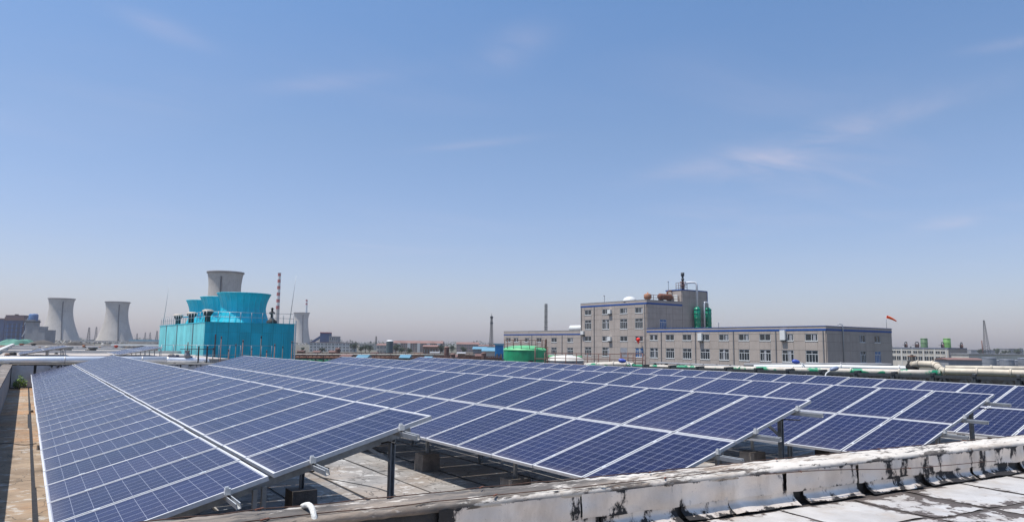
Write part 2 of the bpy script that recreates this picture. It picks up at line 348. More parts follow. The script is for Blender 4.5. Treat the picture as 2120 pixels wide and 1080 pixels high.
def cell_mat():
    m = bpy.data.materials.new('solar_cells'); m.use_nodes = True; t = m.node_tree; L = t.links.new
    b = t.nodes['Principled BSDF']; b.inputs['Roughness'].default_value = .16; b.inputs['IOR'].default_value = 1.2
    tc = N(t, 'ShaderNodeTexCoord'); sp = N(t, 'ShaderNodeSeparateXYZ'); L(tc.outputs['Object'], sp.inputs[0])
    def mt(op, x, y=None):
        n = N(t, 'ShaderNodeMath', operation=op)
        for k, s in ((0, x), (1, y)):
            if s is None: continue
            if isinstance(s, (int, float)): n.inputs[k].default_value = s
            else: L(s, n.inputs[k])
        return n.outputs[0]
    PX, PY, MX, MY = .1578, .1580, .0226, .030
    u = mt('DIVIDE', mt('SUBTRACT', sp.outputs[0], MX), PX); v = mt('DIVIDE', mt('SUBTRACT', sp.outputs[1], MY), PY)
    fu, fv = mt('FRACT', u), mt('FRACT', v)
    def near(f, c, w): return mt('LESS_THAN', mt('ABSOLUTE', mt('SUBTRACT', f, c)), w)
    def edge(f, w): return mt('GREATER_THAN', mt('ABSOLUTE', mt('SUBTRACT', f, .5)), .5-w)
    gapx, gapy = edge(fu, .017), edge(fv, .010)
    gap = mt('MAXIMUM', gapx, gapy)
    for q, lo, hi in ((u, 0, 6), (v, 0, 10)):
        gap = mt('MAXIMUM', gap, mt('MAXIMUM', mt('LESS_THAN', q, lo), mt('GREATER_THAN', q, hi)))
    bus = mt('MAXIMUM', near(fu, 1/6, .009), mt('MAXIMUM', near(fu, .5, .009), near(fu, 5/6, .009)))
    fl = N(t, 'ShaderNodeCombineXYZ'); L(mt('FLOOR', u), fl.inputs[0]); L(mt('FLOOR', v), fl.inputs[1])
    oi = N(t, 'ShaderNodeObjectInfo'); L(mt('MULTIPLY', oi.outputs['Random'], 91.7), fl.inputs[2])
    wn_ = N(t, 'ShaderNodeTexWhiteNoise'); L(fl.outputs[0], wn_.inputs['Vector'])
    vo = N(t, 'ShaderNodeTexVoronoi'); vo.inputs['Scale'].default_value = 55; L(tc.outputs['Object'], vo.inputs['Vector'])
    vs = N(t, 'ShaderNodeSeparateColor'); L(vo.outputs['Color'], vs.inputs[0])
    k = mt('ADD', mt('MULTIPLY', wn_.outputs['Value'], .3), mt('MULTIPLY', vs.outputs[0], .3)); k = mt('ADD', k, mt('MULTIPLY', oi.outputs['Random'], .5))
    c = N(t, 'ShaderNodeMix', data_type='RGBA'); L(k, c.inputs[0]); c.inputs[6].default_value = (.003, .0055, .034, 1); c.inputs[7].default_value = (.009, .014, .066, 1)
    c2 = N(t, 'ShaderNodeMix', data_type='RGBA'); L(mt('MULTIPLY', bus, .55), c2.inputs[0]); L(c.outputs[2], c2.inputs[6]); c2.inputs[7].default_value = (.2, .21, .27, 1)
    c3 = N(t, 'ShaderNodeMix', data_type='RGBA'); L(mt('MULTIPLY', gap, .85), c3.inputs[0]); L(c2.outputs[2], c3.inputs[6]); c3.inputs[7].default_value = (.33, .34, .40, 1)
    # wind-blown dust film on the glass
    g = N(t, 'ShaderNodeNewGeometry'); dn = N(t, 'ShaderNodeTexNoise'); dn.inputs['Scale'].default_value = 1.3; dn.inputs['Detail'].default_value = 7; L(g.outputs['Position'], dn.inputs['Vector'])
    dr = N(t, 'ShaderNodeMapRange'); dr.inputs[1].default_value = .3; dr.inputs[2].default_value = .75; dr.inputs[3].default_value = .012; dr.inputs[4].default_value = .05; L(dn.outputs[0], dr.inputs[0])
    c4 = N(t, 'ShaderNodeMix', data_type='RGBA'); lowd = N(t, 'ShaderNodeMapRange'); lowd.inputs[1].default_value = .02; lowd.inputs[2].default_value = .16; lowd.inputs[3].default_value = .22; lowd.inputs[4].default_value = 0; L(sp.outputs[1], lowd.inputs[0])
    sn = N(t, 'ShaderNodeTexNoise'); sn.inputs['Scale'].default_value = 9; sn.inputs['Detail'].default_value = 4; smp = N(t, 'ShaderNodeMapping'); smp.inputs['Scale'].default_value = (1, .25, 1); L(g.outputs['Position'], smp.inputs[0]); L(smp.outputs[0], sn.inputs['Vector'])
    ds = mt('MULTIPLY', lowd.outputs[0], sn.outputs[0])
    bd = N(t, 'ShaderNodeTexVoronoi'); bd.inputs['Scale'].default_value = 1.15; bd.inputs['Randomness'].default_value = 1; L(g.outputs['Position'], bd.inputs['Vector'])
    drop = mt('MULTIPLY', mt('LESS_THAN', bd.outputs['Distance'], mt('MULTIPLY', sn.outputs[0], .035)), .7)
    pmod = mt('MULTIPLY', dr.outputs[0], mt('ADD', .6, mt('MULTIPLY', oi.outputs['Random'], .9)))
    L(mt('ADD', mt('ADD', pmod, ds), drop), c4.inputs[0]); L(c3.outputs[2], c4.inputs[6]); c4.inputs[7].default_value = (.36, .31, .29, 1)
    L(c4.outputs[2], b.inputs['Base Color'])
    rr = N(t, 'ShaderNodeMapRange'); rr.inputs[3].default_value = .18; rr.inputs[4].default_value = .32; L(dn.outputs[0], rr.inputs[0]); L(rr.outputs[0], b.inputs['Roughness'])
    return m
cells = cell_mat(); backsheet = pm('white_backsheet', (.6, .6, .6), .7, 0, .04, 3)

# ------------------------------------------------------------------ the setting
GZ = -6.5
ROOF = -2.25
def ground():
    mb = MB(); n = 60; ex = 16000
    xs = [-ex+2*ex*i/n for i in range(n+1)]
    mb.add([(x, y, GZ) for y in xs for x in xs], [(j*(n+1)+i, j*(n+1)+i+1, (j+1)*(n+1)+i+1, (j+1)*(n+1)+i) for j in range(n) for i in range(n)])
    mb.build('ground', soil, kind='structure')
ground()

# array roof: deck with felt sheets laid along the rows
deck = MB().bb(-.75, 24.5, 2.0, 40.0, GZ, ROOF-.012).build('roof_deck', black_bit, kind='structure')
def sheets():
    cache = {}
    for i in range(25):
        x0 = -.72+i*1.0
        y = 4.6-R.random()*2
        while y < 39.4:
            ln = R.choice((4.0, 5.0, 6.0)); y1 = min(39.4, y+ln)
            w = .945 if R.random() < .7 else .925
            key = (round(y1-y, 2), w)
            mb = MB().bb(0, w, 0, y1-y-.025, 0, .01); nm = mb.mesh('membrane_sheet', rusty_felt if i < 2 else roof_felt)
            o = put('membrane_sheet', nm, deck, loc=(x0+R.uniform(0, .02), y, ROOF-.010+R.uniform(0, .003)))
            o.rotation_euler = (0, 0, R.uniform(-.002, .002))
            y = y1
sheets()

# near parapet, running slightly askew to the rows
A0 = V((-2.8, 5.55, 0)); A1 = V((13.6, 4.05, 0))
pd = (A1-A0).normalized(); pn = V((pd.y, -pd.x, 0))      # pn points to the camera side
if pn.y > 0: pn = -pn
PT, CT, NR = -1.20, -1.425, -1.57      # parapet top, lap line, near roof level
front0 = lambda s: A0+pd*s             # centre line
def parapet():
    t = thing('parapet_wall', 'peeling silver foil covered parapet wall between the two roofs in the foreground', 'wall', A0+V((0, 0, NR)))
    LN = (A1-A0).length; half = .20
    rot = math.atan2(pd.y, pd.x)
    t.rotation_euler = (0, 0, rot)
    z0 = -NR
    # local frame: x along the wall, -y to the camera; core
    MB().bb(0, LN, -half+.02, half, ROOF-NR-.02, PT-NR-.055).build('wall_core', black_bit, t)
    # coping: irregular rounded top slab
    mb = MB(); n = 260; prof = [(-half-.012, -.060), (-half-.016, -.022), (-half+.012, -.004), (-.07, .006), (.07, .004), (half-.02, -.006), (half+.02, -.03), (half+.02, -.075)]
    vs = []
    for i in range(n+1):
        x = LN*i/n
        for k, (yy, zz) in enumerate(prof):
            a = .008 if k not in (0, 7) else .003
            vs.append((x, yy+R.uniform(-a, a), PT-NR+zz+R.uniform(-a, a)*.9))
    m = len(prof)
    fs = [(i*m+k, (i+1)*m+k, (i+1)*m+k+1, i*m+k+1) for i in range(n) for k in range(m-1)]
    fs += [(i*m+m-1, (i+1)*m+m-1, (i+1)*m, i*m) for i in range(n)]
    mb.add(vs, fs, True); mb.build('coping', coping_mat, t)
    def sheet(name, x0, x1, top, bot, mat, off, fillet=False, lift=0.0):
        nx, nz = max(6, int((x1-x0)*22)), 10
        vs = []; uv = []
        ph = R.uniform(0, 9)
        for j in range(nz+1):
            for i in range(nx+1):
                u, v = i/nx, j/nz
                x = x0+(x1-x0)*u; z = top+(bot-top)*v
                y = -half-off
                if fillet and v > .45:
                    q = (v-.45)/.55; y -= .10*q*q
                y -= .006*math.sin(7*x+ph)*math.sin(5*v+ph)+R.uniform(0, .003)
                # lifted edge
                if u > .93: y -= lift*(u-.93)/.07
                vs.append((x+R.uniform(-.002, .002), y, z+.006*math.sin(11*x+ph)*(1 if v > .9 else .2)))
                uv.append((u, v))
        fs = [(j*(nx+1)+i, (j+1)*(nx+1)+i, (j+1)*(nx+1)+i+1, j*(nx+1)+i+1) for j in range(nz) for i in range(nx)]
        mb = MB().add(vs, fs, True); me = mb.mesh(name, mat)
        ul = me.uv_layers.new(name='UVMap')
        for lp in me.loops: ul.data[lp.index].uv = uv[lp.vertex_index]
        return put(name, me, t)
    x = 5.5
    while x < LN-.1:
        w = R.uniform(1.0, 1.35); sheet('foil_sheet', x, min(LN, x+w), PT-NR-.045, CT-NR-.02, foil_up, .012+R.uniform(0, .008), lift=R.choice((.0, .012, .03)))
        x += w+R.choice((0, .015, .05))
    x = 5.3
    while x < LN-.1:
        w = R.uniform(.55, 1.1); sheet('foil_sheet', x, min(LN, x+w), CT-NR+.01, .012, foil_low, .004, True, lift=R.choice((0, .01)))
        x += w+R.choice((.02, .07, .15))
    return t
parapet()

def near_roof():
    q = V((A0.x, A0.y, 0))
    mb = MB(); a, b = A0+pn*.19, A1+pn*.19
    vs = [a, b, V((b.x+1, -6, 0)), V((a.x, -6, 0))]
    mb.add([V((p.x, p.y, GZ)) for p in vs]+[V((p.x, p.y, NR-.012)) for p in vs], [(0, 1, 2, 3), (7, 6, 5, 4), (0, 4, 5, 1), (1, 5, 6, 2), (2, 6, 7, 3), (3, 7, 4, 0)])
    base = mb.build('near_roof', pm('tarry_gap', (.075, .06, .052), .8, 0, .4, 6, .5, 30), kind='structure')
    # foil sheets laid square to the parapet with dark tarry gaps
    rot = math.atan2(pd.y, pd.x)
    s = 4.2; k = 0
    while s < 16.2:
        w = R.uniform(.8, 1.05)
        dpt = .13
        while dpt < 2.6:
            ln = R.uniform(.55, .95)
            n = 8
            vs = []; uv = []
            for j in range(n+1):
                for i in range(n+1):
                    u, v = i/n, j/n; jag = .014 if (i in (0, n) or j in (0, n)) else .004
                    vs.append((u*w+R.uniform(-jag, jag), -v*ln+R.uniform(-jag, jag), R.uniform(0, .004)+.004*math.sin(u*6+k)*math.sin(v*5+k))); uv.append((u, v))
            fs = [(j*(n+1)+i, (j+1)*(n+1)+i, (j+1)*(n+1)+i+1, j*(n+1)+i+1) for j in range(n) for i in range(n)]
            me = MB().add(vs, fs, True).mesh('foil_sheet', foil_floor); ul = me.uv_layers.new(name='UVMap')
            for lp in me.loops: ul.data[lp.index].uv = uv[lp.vertex_index]
            p = A0+pd*s+pn*(.20+dpt); o = put('foil_sheet', me, base, loc=(p.x, p.y, NR-.006)); o.rotation_euler = (0, 0, rot+R.uniform(-.02, .02))
            dpt += ln+R.uniform(.04, .10); k += 1
        s += w+R.uniform(.05, .11)
near_roof()

def far_parapet():
    t = thing('parapet_wall', 'far parapet of the array roof patched with grey foil under the silver pipe', 'wall', (0, 39.7, ROOF))
    MB().bb(-.75, 24.5, -.12, .25, -.3, 1.02).build('wall_core', black_bit, t)
    MB().bb(-.8, 24.5, -.16, .3, 1.02, 1.07).build('coping', coping_mat, t)
    x = -.42
    while x < 24:
        w = R.uniform(.75, 1.15); me = MB().bb(0, w, -.018, 0, 0, .99).mesh('foil_sheet', foil_far)
        ul = me.uv_layers.new(name='UVMap')
        for lp in me.loops:
            c = me.vertices[lp.vertex_index].co; ul.data[lp.index].uv = (c.x/w, c.z)
        o = put('foil_sheet', me, t, loc=(x, -.122, .02)); o.rotation_euler = (R.uniform(-.01, .01), R.uniform(-.03, .03), 0)
        x += w+R.uniform(.02, .09)
far_parapet()
def left_parapet():
    t = thing('parapet_wall', 'pale side parapet along the left edge of the array roof', 'wall', (-.62, 4, ROOF))
    MB().bb(-.16, .16, 0, 35.5, -.3, 1.0).build('wall_core', pm('grey_plaster', (.36, .35, .33), .9, 0, .2, 1.3, .3, 30, streak=.3), t)
    MB().bb(-.19, .19, -.02, 35.54, 1.0, 1.06).build('coping', coping_mat, t)
left_parapet()

# ------------------------------------------------------------------ solar arrays
PW, PL, PP = .992, 1.64, 1.012
TILT = rad(15.41)
def panel_meshes():
    g = MB().bb(.012, PW-.012, .012, PL-.012, .029, .0355)
    g.mi = [1, 0, 1, 1, 1, 1]
    me_g = g.mesh('solar_panel', [cells, backsheet])
    f = MB(); w = .022
    f.bb(0, w, 0, PL, 0, .04).bb(PW-w, PW, 0, PL, 0, .04).bb(w, PW-w, 0, w, 0, .04).bb(w, PW-w, PL-w, PL, 0, .04)
    return me_g, f.mesh('panel_frame', alu)
ME_G, ME_F = panel_meshes()
ME_CL = MB().bb(-.02, .02, -.03, .03, .0402, .0445).box((0, 0, .047), (.014, .014, .006)).mesh('panel_clamp', pm('bright_clamp', (.86, .85, .82), .3, .5, .02, 5))
ct, st = math.cos(TILT), math.sin(TILT)
def array(xt, y0, zt, n, label, gap, clamps, rail_out=.36):
    """xt,y0,zt: near top corner; the row runs n panels to +Y, falling towards -X"""
    L2 = 2*PL+gap
    xl, zl = xt-L2*ct, zt-L2*st
    t = thing('solar_array', label, 'solar array', (xt-1.6, y0+.3, ROOF), group='rows of solar panels on the roof')
    o0 = V(t.location)
    rotm = Matrix(((0, ct, -st), (-1, 0, 0), (0, st, ct)))
    def loc(s, a, h=0.0):  # s metres up the slope, a along +Y, h above the panel plane
        return V((xl+s*ct-h*st, y0+a, zl+s*st+h*ct))-o0
    for i in range(n):
        for k in range(2):
            p = loc(k*(PL+gap)+R.uniform(-.003, .003), (i+1)*PP-.010, -.04)
            mm = rotm.to_4x4() @ Matrix.Rotation(rad(R.gauss(0, .12)), 4, 'X') @ Matrix.Rotation(rad(R.gauss(0, .12)), 4, 'Y'); mm.translation = p
            q = put('solar_panel', ME_G, t); q.matrix_local = mm
            put('panel_frame', ME_F, q)
    S4 = [.36, PL-.36, PL+gap+.36, L2-.36]
    # rails under the panels, sticking out at the near end
    for s in S4:
        mb = MB(); a, b = loc(s, -rail_out, -.065), loc(s, n*PP+.1, -.065)
        up = V((-st, 0, ct))
        mb.beam(a+V((ct, 0, st))*.016, b+V((ct, 0, st))*.016, .008, .05, up).beam(a-V((ct, 0, st))*.016, b-V((ct, 0, st))*.016, .008, .05, up).beam(a-up*.022, b-up*.022, .03, .006, up)
        mb.build('rail', pm('rail_zinc', (.46, .46, .46), .45, .3, .12, 9), t)
        e = MB(); p = loc(s, -.02, 0); e.box(p+up*.0, (.05, .04, .05)); e.box(p+up*.03, (.03, .03, .02)); e.build('end_clamp', MATS['bright_clamp'], t)
    for i in range(1, min(n, clamps)):
        for s in S4:
            q = put('panel_clamp', ME_CL, t); mm = rotm.to_4x4(); mm.translation = loc(s, i*PP-.0, -.04); q.matrix_local = mm
    # string cables clipped under the rails, sagging between ties
    for s, sag in ((L2-.5, .10), (PL+.5, .14), (.5, .07)):
        pts = [loc(s+.03*math.sin(k*1.7), -.12+k*.25, -.10-sag*(.5-.5*math.cos(k*1.05))) for k in range(26)]
        MB().path(pts, .008, 5).build('string_cable', black_bit, t)
    # support frames
    a = .28; first = True
    while a < n*PP:
        up = V((-st, 0, ct))
        MB().beam(loc(.18, a, -.125), loc(L2-.15, a, -.125), .05, .07, up).build('rafter', galv, t)
        zr = ROOF-o0.z
        for s, nm in ((.42, 'front_post'), (L2-.36, 'rear_post')):
            top = loc(s, a, -.16); bz = zr+.0
            hb = .30
            pmb = MB().box((top.x, top.y, (top.z+.02+bz+hb-.02)/2), (.045, .045, top.z+.02-bz-hb+.04)) if s < 1 else MB().bb(top.x-.026, top.x-.018, top.y-.03, top.y+.03, bz+.02, top.z+.02).bb(top.x+.018, top.x+.026, top.y-.03, top.y+.03, bz+.02, top.z+.02).bb(top.x-.018, top.x+.018, top.y+.022, top.y+.03, bz+.02, top.z+.02)
            pmb.build(nm, galv, t)
            if not first or (s < 1 and xt > 5):
                c = V((top.x, top.y, bz+hb/2+.003)); bm = MB(); w = .17
                vs = [c+V((sx*w*(1-.05*(sz > 0))+R.uniform(-.008, .008), sy*w*(1-.05*(sz > 0))+R.uniform(-.008, .008), sz*hb/2)) for sz in (-1, 1) for sy in (-1, 1) for sx in (-1, 1)]
                bm.add(vs, [(0, 2, 3, 1), (4, 5, 7, 6), (0, 1, 5, 4), (2, 6, 7, 3), (0, 4, 6, 2), (1, 3, 7, 5)]).build('ballast_block', concrete_block, t)
            else:
                c = V((top.x, top.y, bz+.02)); MB().box(c, (.16, .16, .015)).build('base_plate', galv, t)
        tp = loc(L2-.36, a, -.16); MB().beam(loc(L2-.62, a+.03, -.16), (tp.x, a+y0-o0.y+.03, tp.z-.22), .03, .03).build('brace', galv, t)
        md = loc(1.55, a, -.16)
        MB().bb(md.x-.02, md.x+.02, md.y-.05, md.y-.01, zr+.05, md.z+.02).bb(md.x+.06, md.x+.10, md.y-.05, md.y-.01, zr+.05, md.z+.04).build('middle_post', galv, t)
        MB().beam((md.x, md.y-.06, zr+.10), (md.x+.75, md.y-.06, zr+.16), .04, .05).build('tie', galv, t)
        a += 2.78; first = False
    return t
array(3.50, 6.56, -.740, 32, 'leftmost solar row with a dark slit between its two panel tiers', .045, 33)
array(8.82, 5.71, -.700, 30, 'second solar row from the left, its lower near corner hidden by the parapet', .020, 22)
array(14.20, 5.63, -.767, 31, 'third solar row from the left, with rail stubs over the parapet', .020, 12)
array(19.10, 7.1-3*PP, -.800, 33, 'rearmost solar row on the roof, next to the pipe rack', .020, 3)

# small things on the near roofs
def wires():
    for nm, off, dz, lab, seed in (('lightning_wire', .06, .028, 'straight rusty lightning wire clipped along the middle of the parapet top', 1), ('lightning_wire', -.17, .010, 'sagging rusty wire that drops from the parapet edge across the foil', 2)):
        rr = random.Random(seed); pts = []
        for i in range(60):
            s = 1.5+i*.25; p = A0+pd*s; q = p-pn*off if off > 0 else p+pn*(-off)
            z = PT+dz+rr.uniform(-.006, .006)
            if seed == 2:
                if s > 8.8: q = q+pn*(.06+.02*(s-8.8)); z = PT-.04-.035*(s-8.8)
                if s > 13: break
            pts.append((q.x, q.y+rr.uniform(-.012, .012)+.02*math.sin(s*1.3+seed), z+(.012*math.sin(s*2.1) if seed == 2 and s > 8.8 else 0)))
        w = thing(nm, lab, 'wire', pts[0])
        o = V(pts[0]); MB().path([V(p)-o for p in pts], .0042, 6).build('wire_strand', pm('old_wire', (.10, .055, .04), .9, .1, .5, 9), w)
        for k in range(4, len(pts)-2, 7):
            p = V(pts[k])-o; MB().beam(p+V((-.03, -.03, .003)), p+V((.04, .03, -.004)), .012, .01).build('wire_tie', rust, w)
wires()
def conduit():
    a = A0+pd*4.2
    b = gp(640, 5.3*math.cos(.2), 0)
    p0 = V((1.75, 5.16, PT))
    pts = [p0+pn*(-.10)+V((0, 0, .005)), p0+V((0, 0, .035)), p0+pn*.08+V((0.005, 0, .05)), p0+pn*.16+V((.01, 0, .035)), p0+pn*.215+V((.015, 0, -.03)), p0+pn*.235+V((.02, 0, -.16)), p0+pn*.24+V((.02, 0, -.36))]
    # smooth
    sm = []
    for i in range(len(pts)-1):
        for k in range(4):
            u = k/4; P0, P1, P2, P3 = pts[max(i-1, 0)], pts[i], pts[i+1], pts[min(i+2, len(pts)-1)]
            sm.append(.5*((2*P1)+(P2-P0)*u+(2*P0-5*P1+4*P2-P3)*u*u+(3*P1-P0-3*P2+P3)*u**3))
    sm.append(pts[-1])
    MB().path(sm, [.020+.0015*(i % 2) for i in range(len(sm))], 10).build('conduit', cable_white, None, 'short white cable conduit bent over the parapet edge', 'conduit')
conduit()
def weeds():
    rr = random.Random(3); mb = MB(); c = V((-.08, 38.9, ROOF))
    for i in range(620):
        a = rr.uniform(0, 6.283); r = rr.random()**.6*.30; h = rr.uniform(.12, .62)*(1-.6*r/.34)
        p = c+V((r*math.cos(a)*.9, r*math.sin(a)*.7, h)); d = V((rr.uniform(-1, 1), rr.uniform(-1, 1), rr.uniform(-.4, .8))).normalized(); s = d.cross(V((0, 0, 1))).normalized()*rr.uniform(.012, .026); l = rr.uniform(.05, .12)
        mb.add([p-s*.4, p+d*l*.5-s, p+d*l, p+d*l*.5+s], [(0, 1, 2, 3)])
    t = thing('weed_clump', 'bushy green weed growing in the far corner of the left roof strip', 'weed', c)
    for v in range(len(mb.v)): mb.v[v] = tuple(V(mb.v[v])-c)
    mb.build('leaves', weed_mat, t)
    st_ = MB()
    for i in range(14):
        a = i*.45; st_.path([(0.02*math.cos(a), .02*math.sin(a), 0), (.12*math.cos(a), .1*math.sin(a), .25), (.2*math.cos(a), .16*math.sin(a), .42)], [.006, .004, .002], 5)
    st_.build('stems', weed_mat, t)
weeds()
def rubble():
    for (x, y, sx, sy, sz, rz, lab) in ((-.36, 18.0, .17, .2, .13, .3, 'rough concrete lump in the shade of the left parapet'), (.38, 17.6, .10, .12, .10, .8, 'small dark stone by the low edge of the leftmost solar row'), (.30, 26.5, .14, .1, .08, .2, 'stone chip on the far part of the left roof strip')):
        mb = MB(); rr = random.Random(int(y*10)); vs = []
        for sz_ in (-1, 1):
            for k in range(7):
                a = k*.8976; q = rr.uniform(.75, 1.0)*(1 if sz_ < 0 else .8); vs.append((x+sx/2*q*math.cos(a+rz), y+sy/2*q*math.sin(a+rz), ROOF+.002+(0 if sz_ < 0 else sz*rr.uniform(.8, 1))))
        mb.add(vs, [list(range(7))[::-1], list(range(7, 14))]+[(k, (k+1) % 7, 7+(k+1) % 7, 7+k) for k in range(7)]); mb.build('rubble', concrete_block, None, lab, 'stone')
rubble()
def loose_cable(name, pts, r, lab):
    MB().path(pts, r, 6).build(name, steel_dark, None, lab, 'cable')
loose_cable('loose_cable', [(-.40+.75*k/12, 18.7+.25*math.sin(k*.5), ROOF+.012) for k in range(13)], .007, 'thin dark cable lying across the left roof strip')
loose_cable('loose_cable', [(3.9+.55*math.sin(k*.27)+.04*k, 8.2+.28*k, ROOF+.012+.004*math.sin(k)) for k in range(14)], .006, 'thin dark cable curling over the felt between the first two solar rows')

# ------------------------------------------------------------------ silver pipe, valve group and stakes at the far edge
def silver():
    y = 40.1; z = -1.005; r = .175
    t = thing('steam_pipe', 'silver jacketed pipe resting on the far parapet, ending in a bend', 'pipe', (-5, y, z))
    MB().tube((0, 0, 0), (11.0, 0, 0), r, seg=28).build('pipe_run', silver_pipe, t)
    for x in (3.1, 6.6, 9.9): MB().tube((x-.03, 0, 0), (x+.03, 0, 0), r+.006, seg=28).build('jacket_band', alu, t)
    MB().path([(11.0, 0, 0), (11.1, 0, -.02), (11.6, 0, -.03), (12.3, 0, -.035), (12.75, .06, -.06), (13.0, .3, -.10), (13.1, .8, -.25), (13.1, 1.2, -.7)], [r, r*.86, r*.86, r*.88, r*.88, r*.85, r*.85, r*.85], 28).build('pipe_bend', silver_pipe, t)
    for x in (1.0, 4.5, 8.0, 11.4): MB().bb(x-.05, x+.05, -.16, .16, -.235, -.15).build('saddle', steel_dark, t)
    t = thing('valve', 'grey gate valve with spindle over the end of the silver pipe', 'valve', (6.98, 40.1, -.87))
    MB().lathe((0, 0, 0), [(.0, 0), (.16, 0), (.17, .10), (.12, .18), (.10, .30), (.14, .32), (.14, .36), (0, .36)], 18).build('body', grey_mid, t)
    MB().tube((0, 0, .34), (0, 0, .78), .022).build('spindle', rust, t)
    w = MB(); w.path([(.16*math.cos(a*.5236), .16*math.sin(a*.5236), .62) for a in range(13)], .014, 6, cap=False).beam((-.16, 0, .62), (.16, 0, .62), .02).beam((0, -.16, .62), (0, .16, .62), .02).build('handwheel', steel_dark, t)
    t = thing('pipe_guard', 'dark two post guard rail beside the gate valve', 'railing', (7.5, 40.0, -1.17))
    for x in (0, .42): MB().bb(x-.035, x+.035, -.035, .035, 0, .88+x*.02).build('post', steel_dark, t)
    MB().tube((-.9, 0, .72), (.7, 0, .72), .018).build('top_rail', steel_dark, t)
silver()
def rail(name, pts, h, lab, cat='railing', n=None, r=.025, mats=None, sp=1.5, group=None, mids=1, base=None):
    pts = [V(p) for p in pts]; m = mats or galv; o = pts[0]
    t = thing(name, lab, cat, o, group=group)
    for a, b in zip(pts, pts[1:]):
        L = (b-a).length; k = max(1, round(L/sp))
        for i in range(k+1):
            p = a+(b-a)*(i/k)-o; MB().tube(p, p+V((0, 0, h)), r, seg=6).build('post', m, t)
        for q in range(mids+1):
            hh = h*(q+1)/(mids+1); MB().tube(a-o+V((0, 0, hh)), b-o+V((0, 0, hh)), r*.85, seg=6).build('rail_bar', m, t)
    return t
rail('railing', [(5.9, 41.2, -1.3), (11.6, 41.2, -1.3)], 1.05, 'thin grey railing behind the far parapet in front of the turquoise tower', sp=.55, r=.014, mids=1)
def stakes():
    rr = random.Random(5)
    names = ['shortest', 'rust brown', 'thin dark', 'leaning brown', 'tall brown', 'dark stubby', 'pale brown', 'slender black', 'crooked brown', 'tall dark', 'last']
    for i in range(11):
        px = 440+i*16.3+rr.uniform(-4, 4); d = 52+rr.uniform(-3, 3); base = gp(px, d, GZ); top = zat(px, rr.uniform(698, 728), d)
        m = brown_steel if i % 3 else steel_dark
        lab = '%s steel stake standing before the shaded turquoise wall' % names[i]
        mb = MB(); tilt = rr.uniform(-.012, .012)*(top-GZ); tp = V((base.x+tilt, base.y, top))
        mb.tube(base, tp, .055 if i % 3 else .045, .035, 6).tube(tp, tp+V((0, 0, .12)), .06, .02, 6); mb.build('steel_stake', m, None, '%s steel stake from the left before the shaded turquoise wall' % ORD[i], 'stake', 'stakes before the turquoise tower')
stakes()

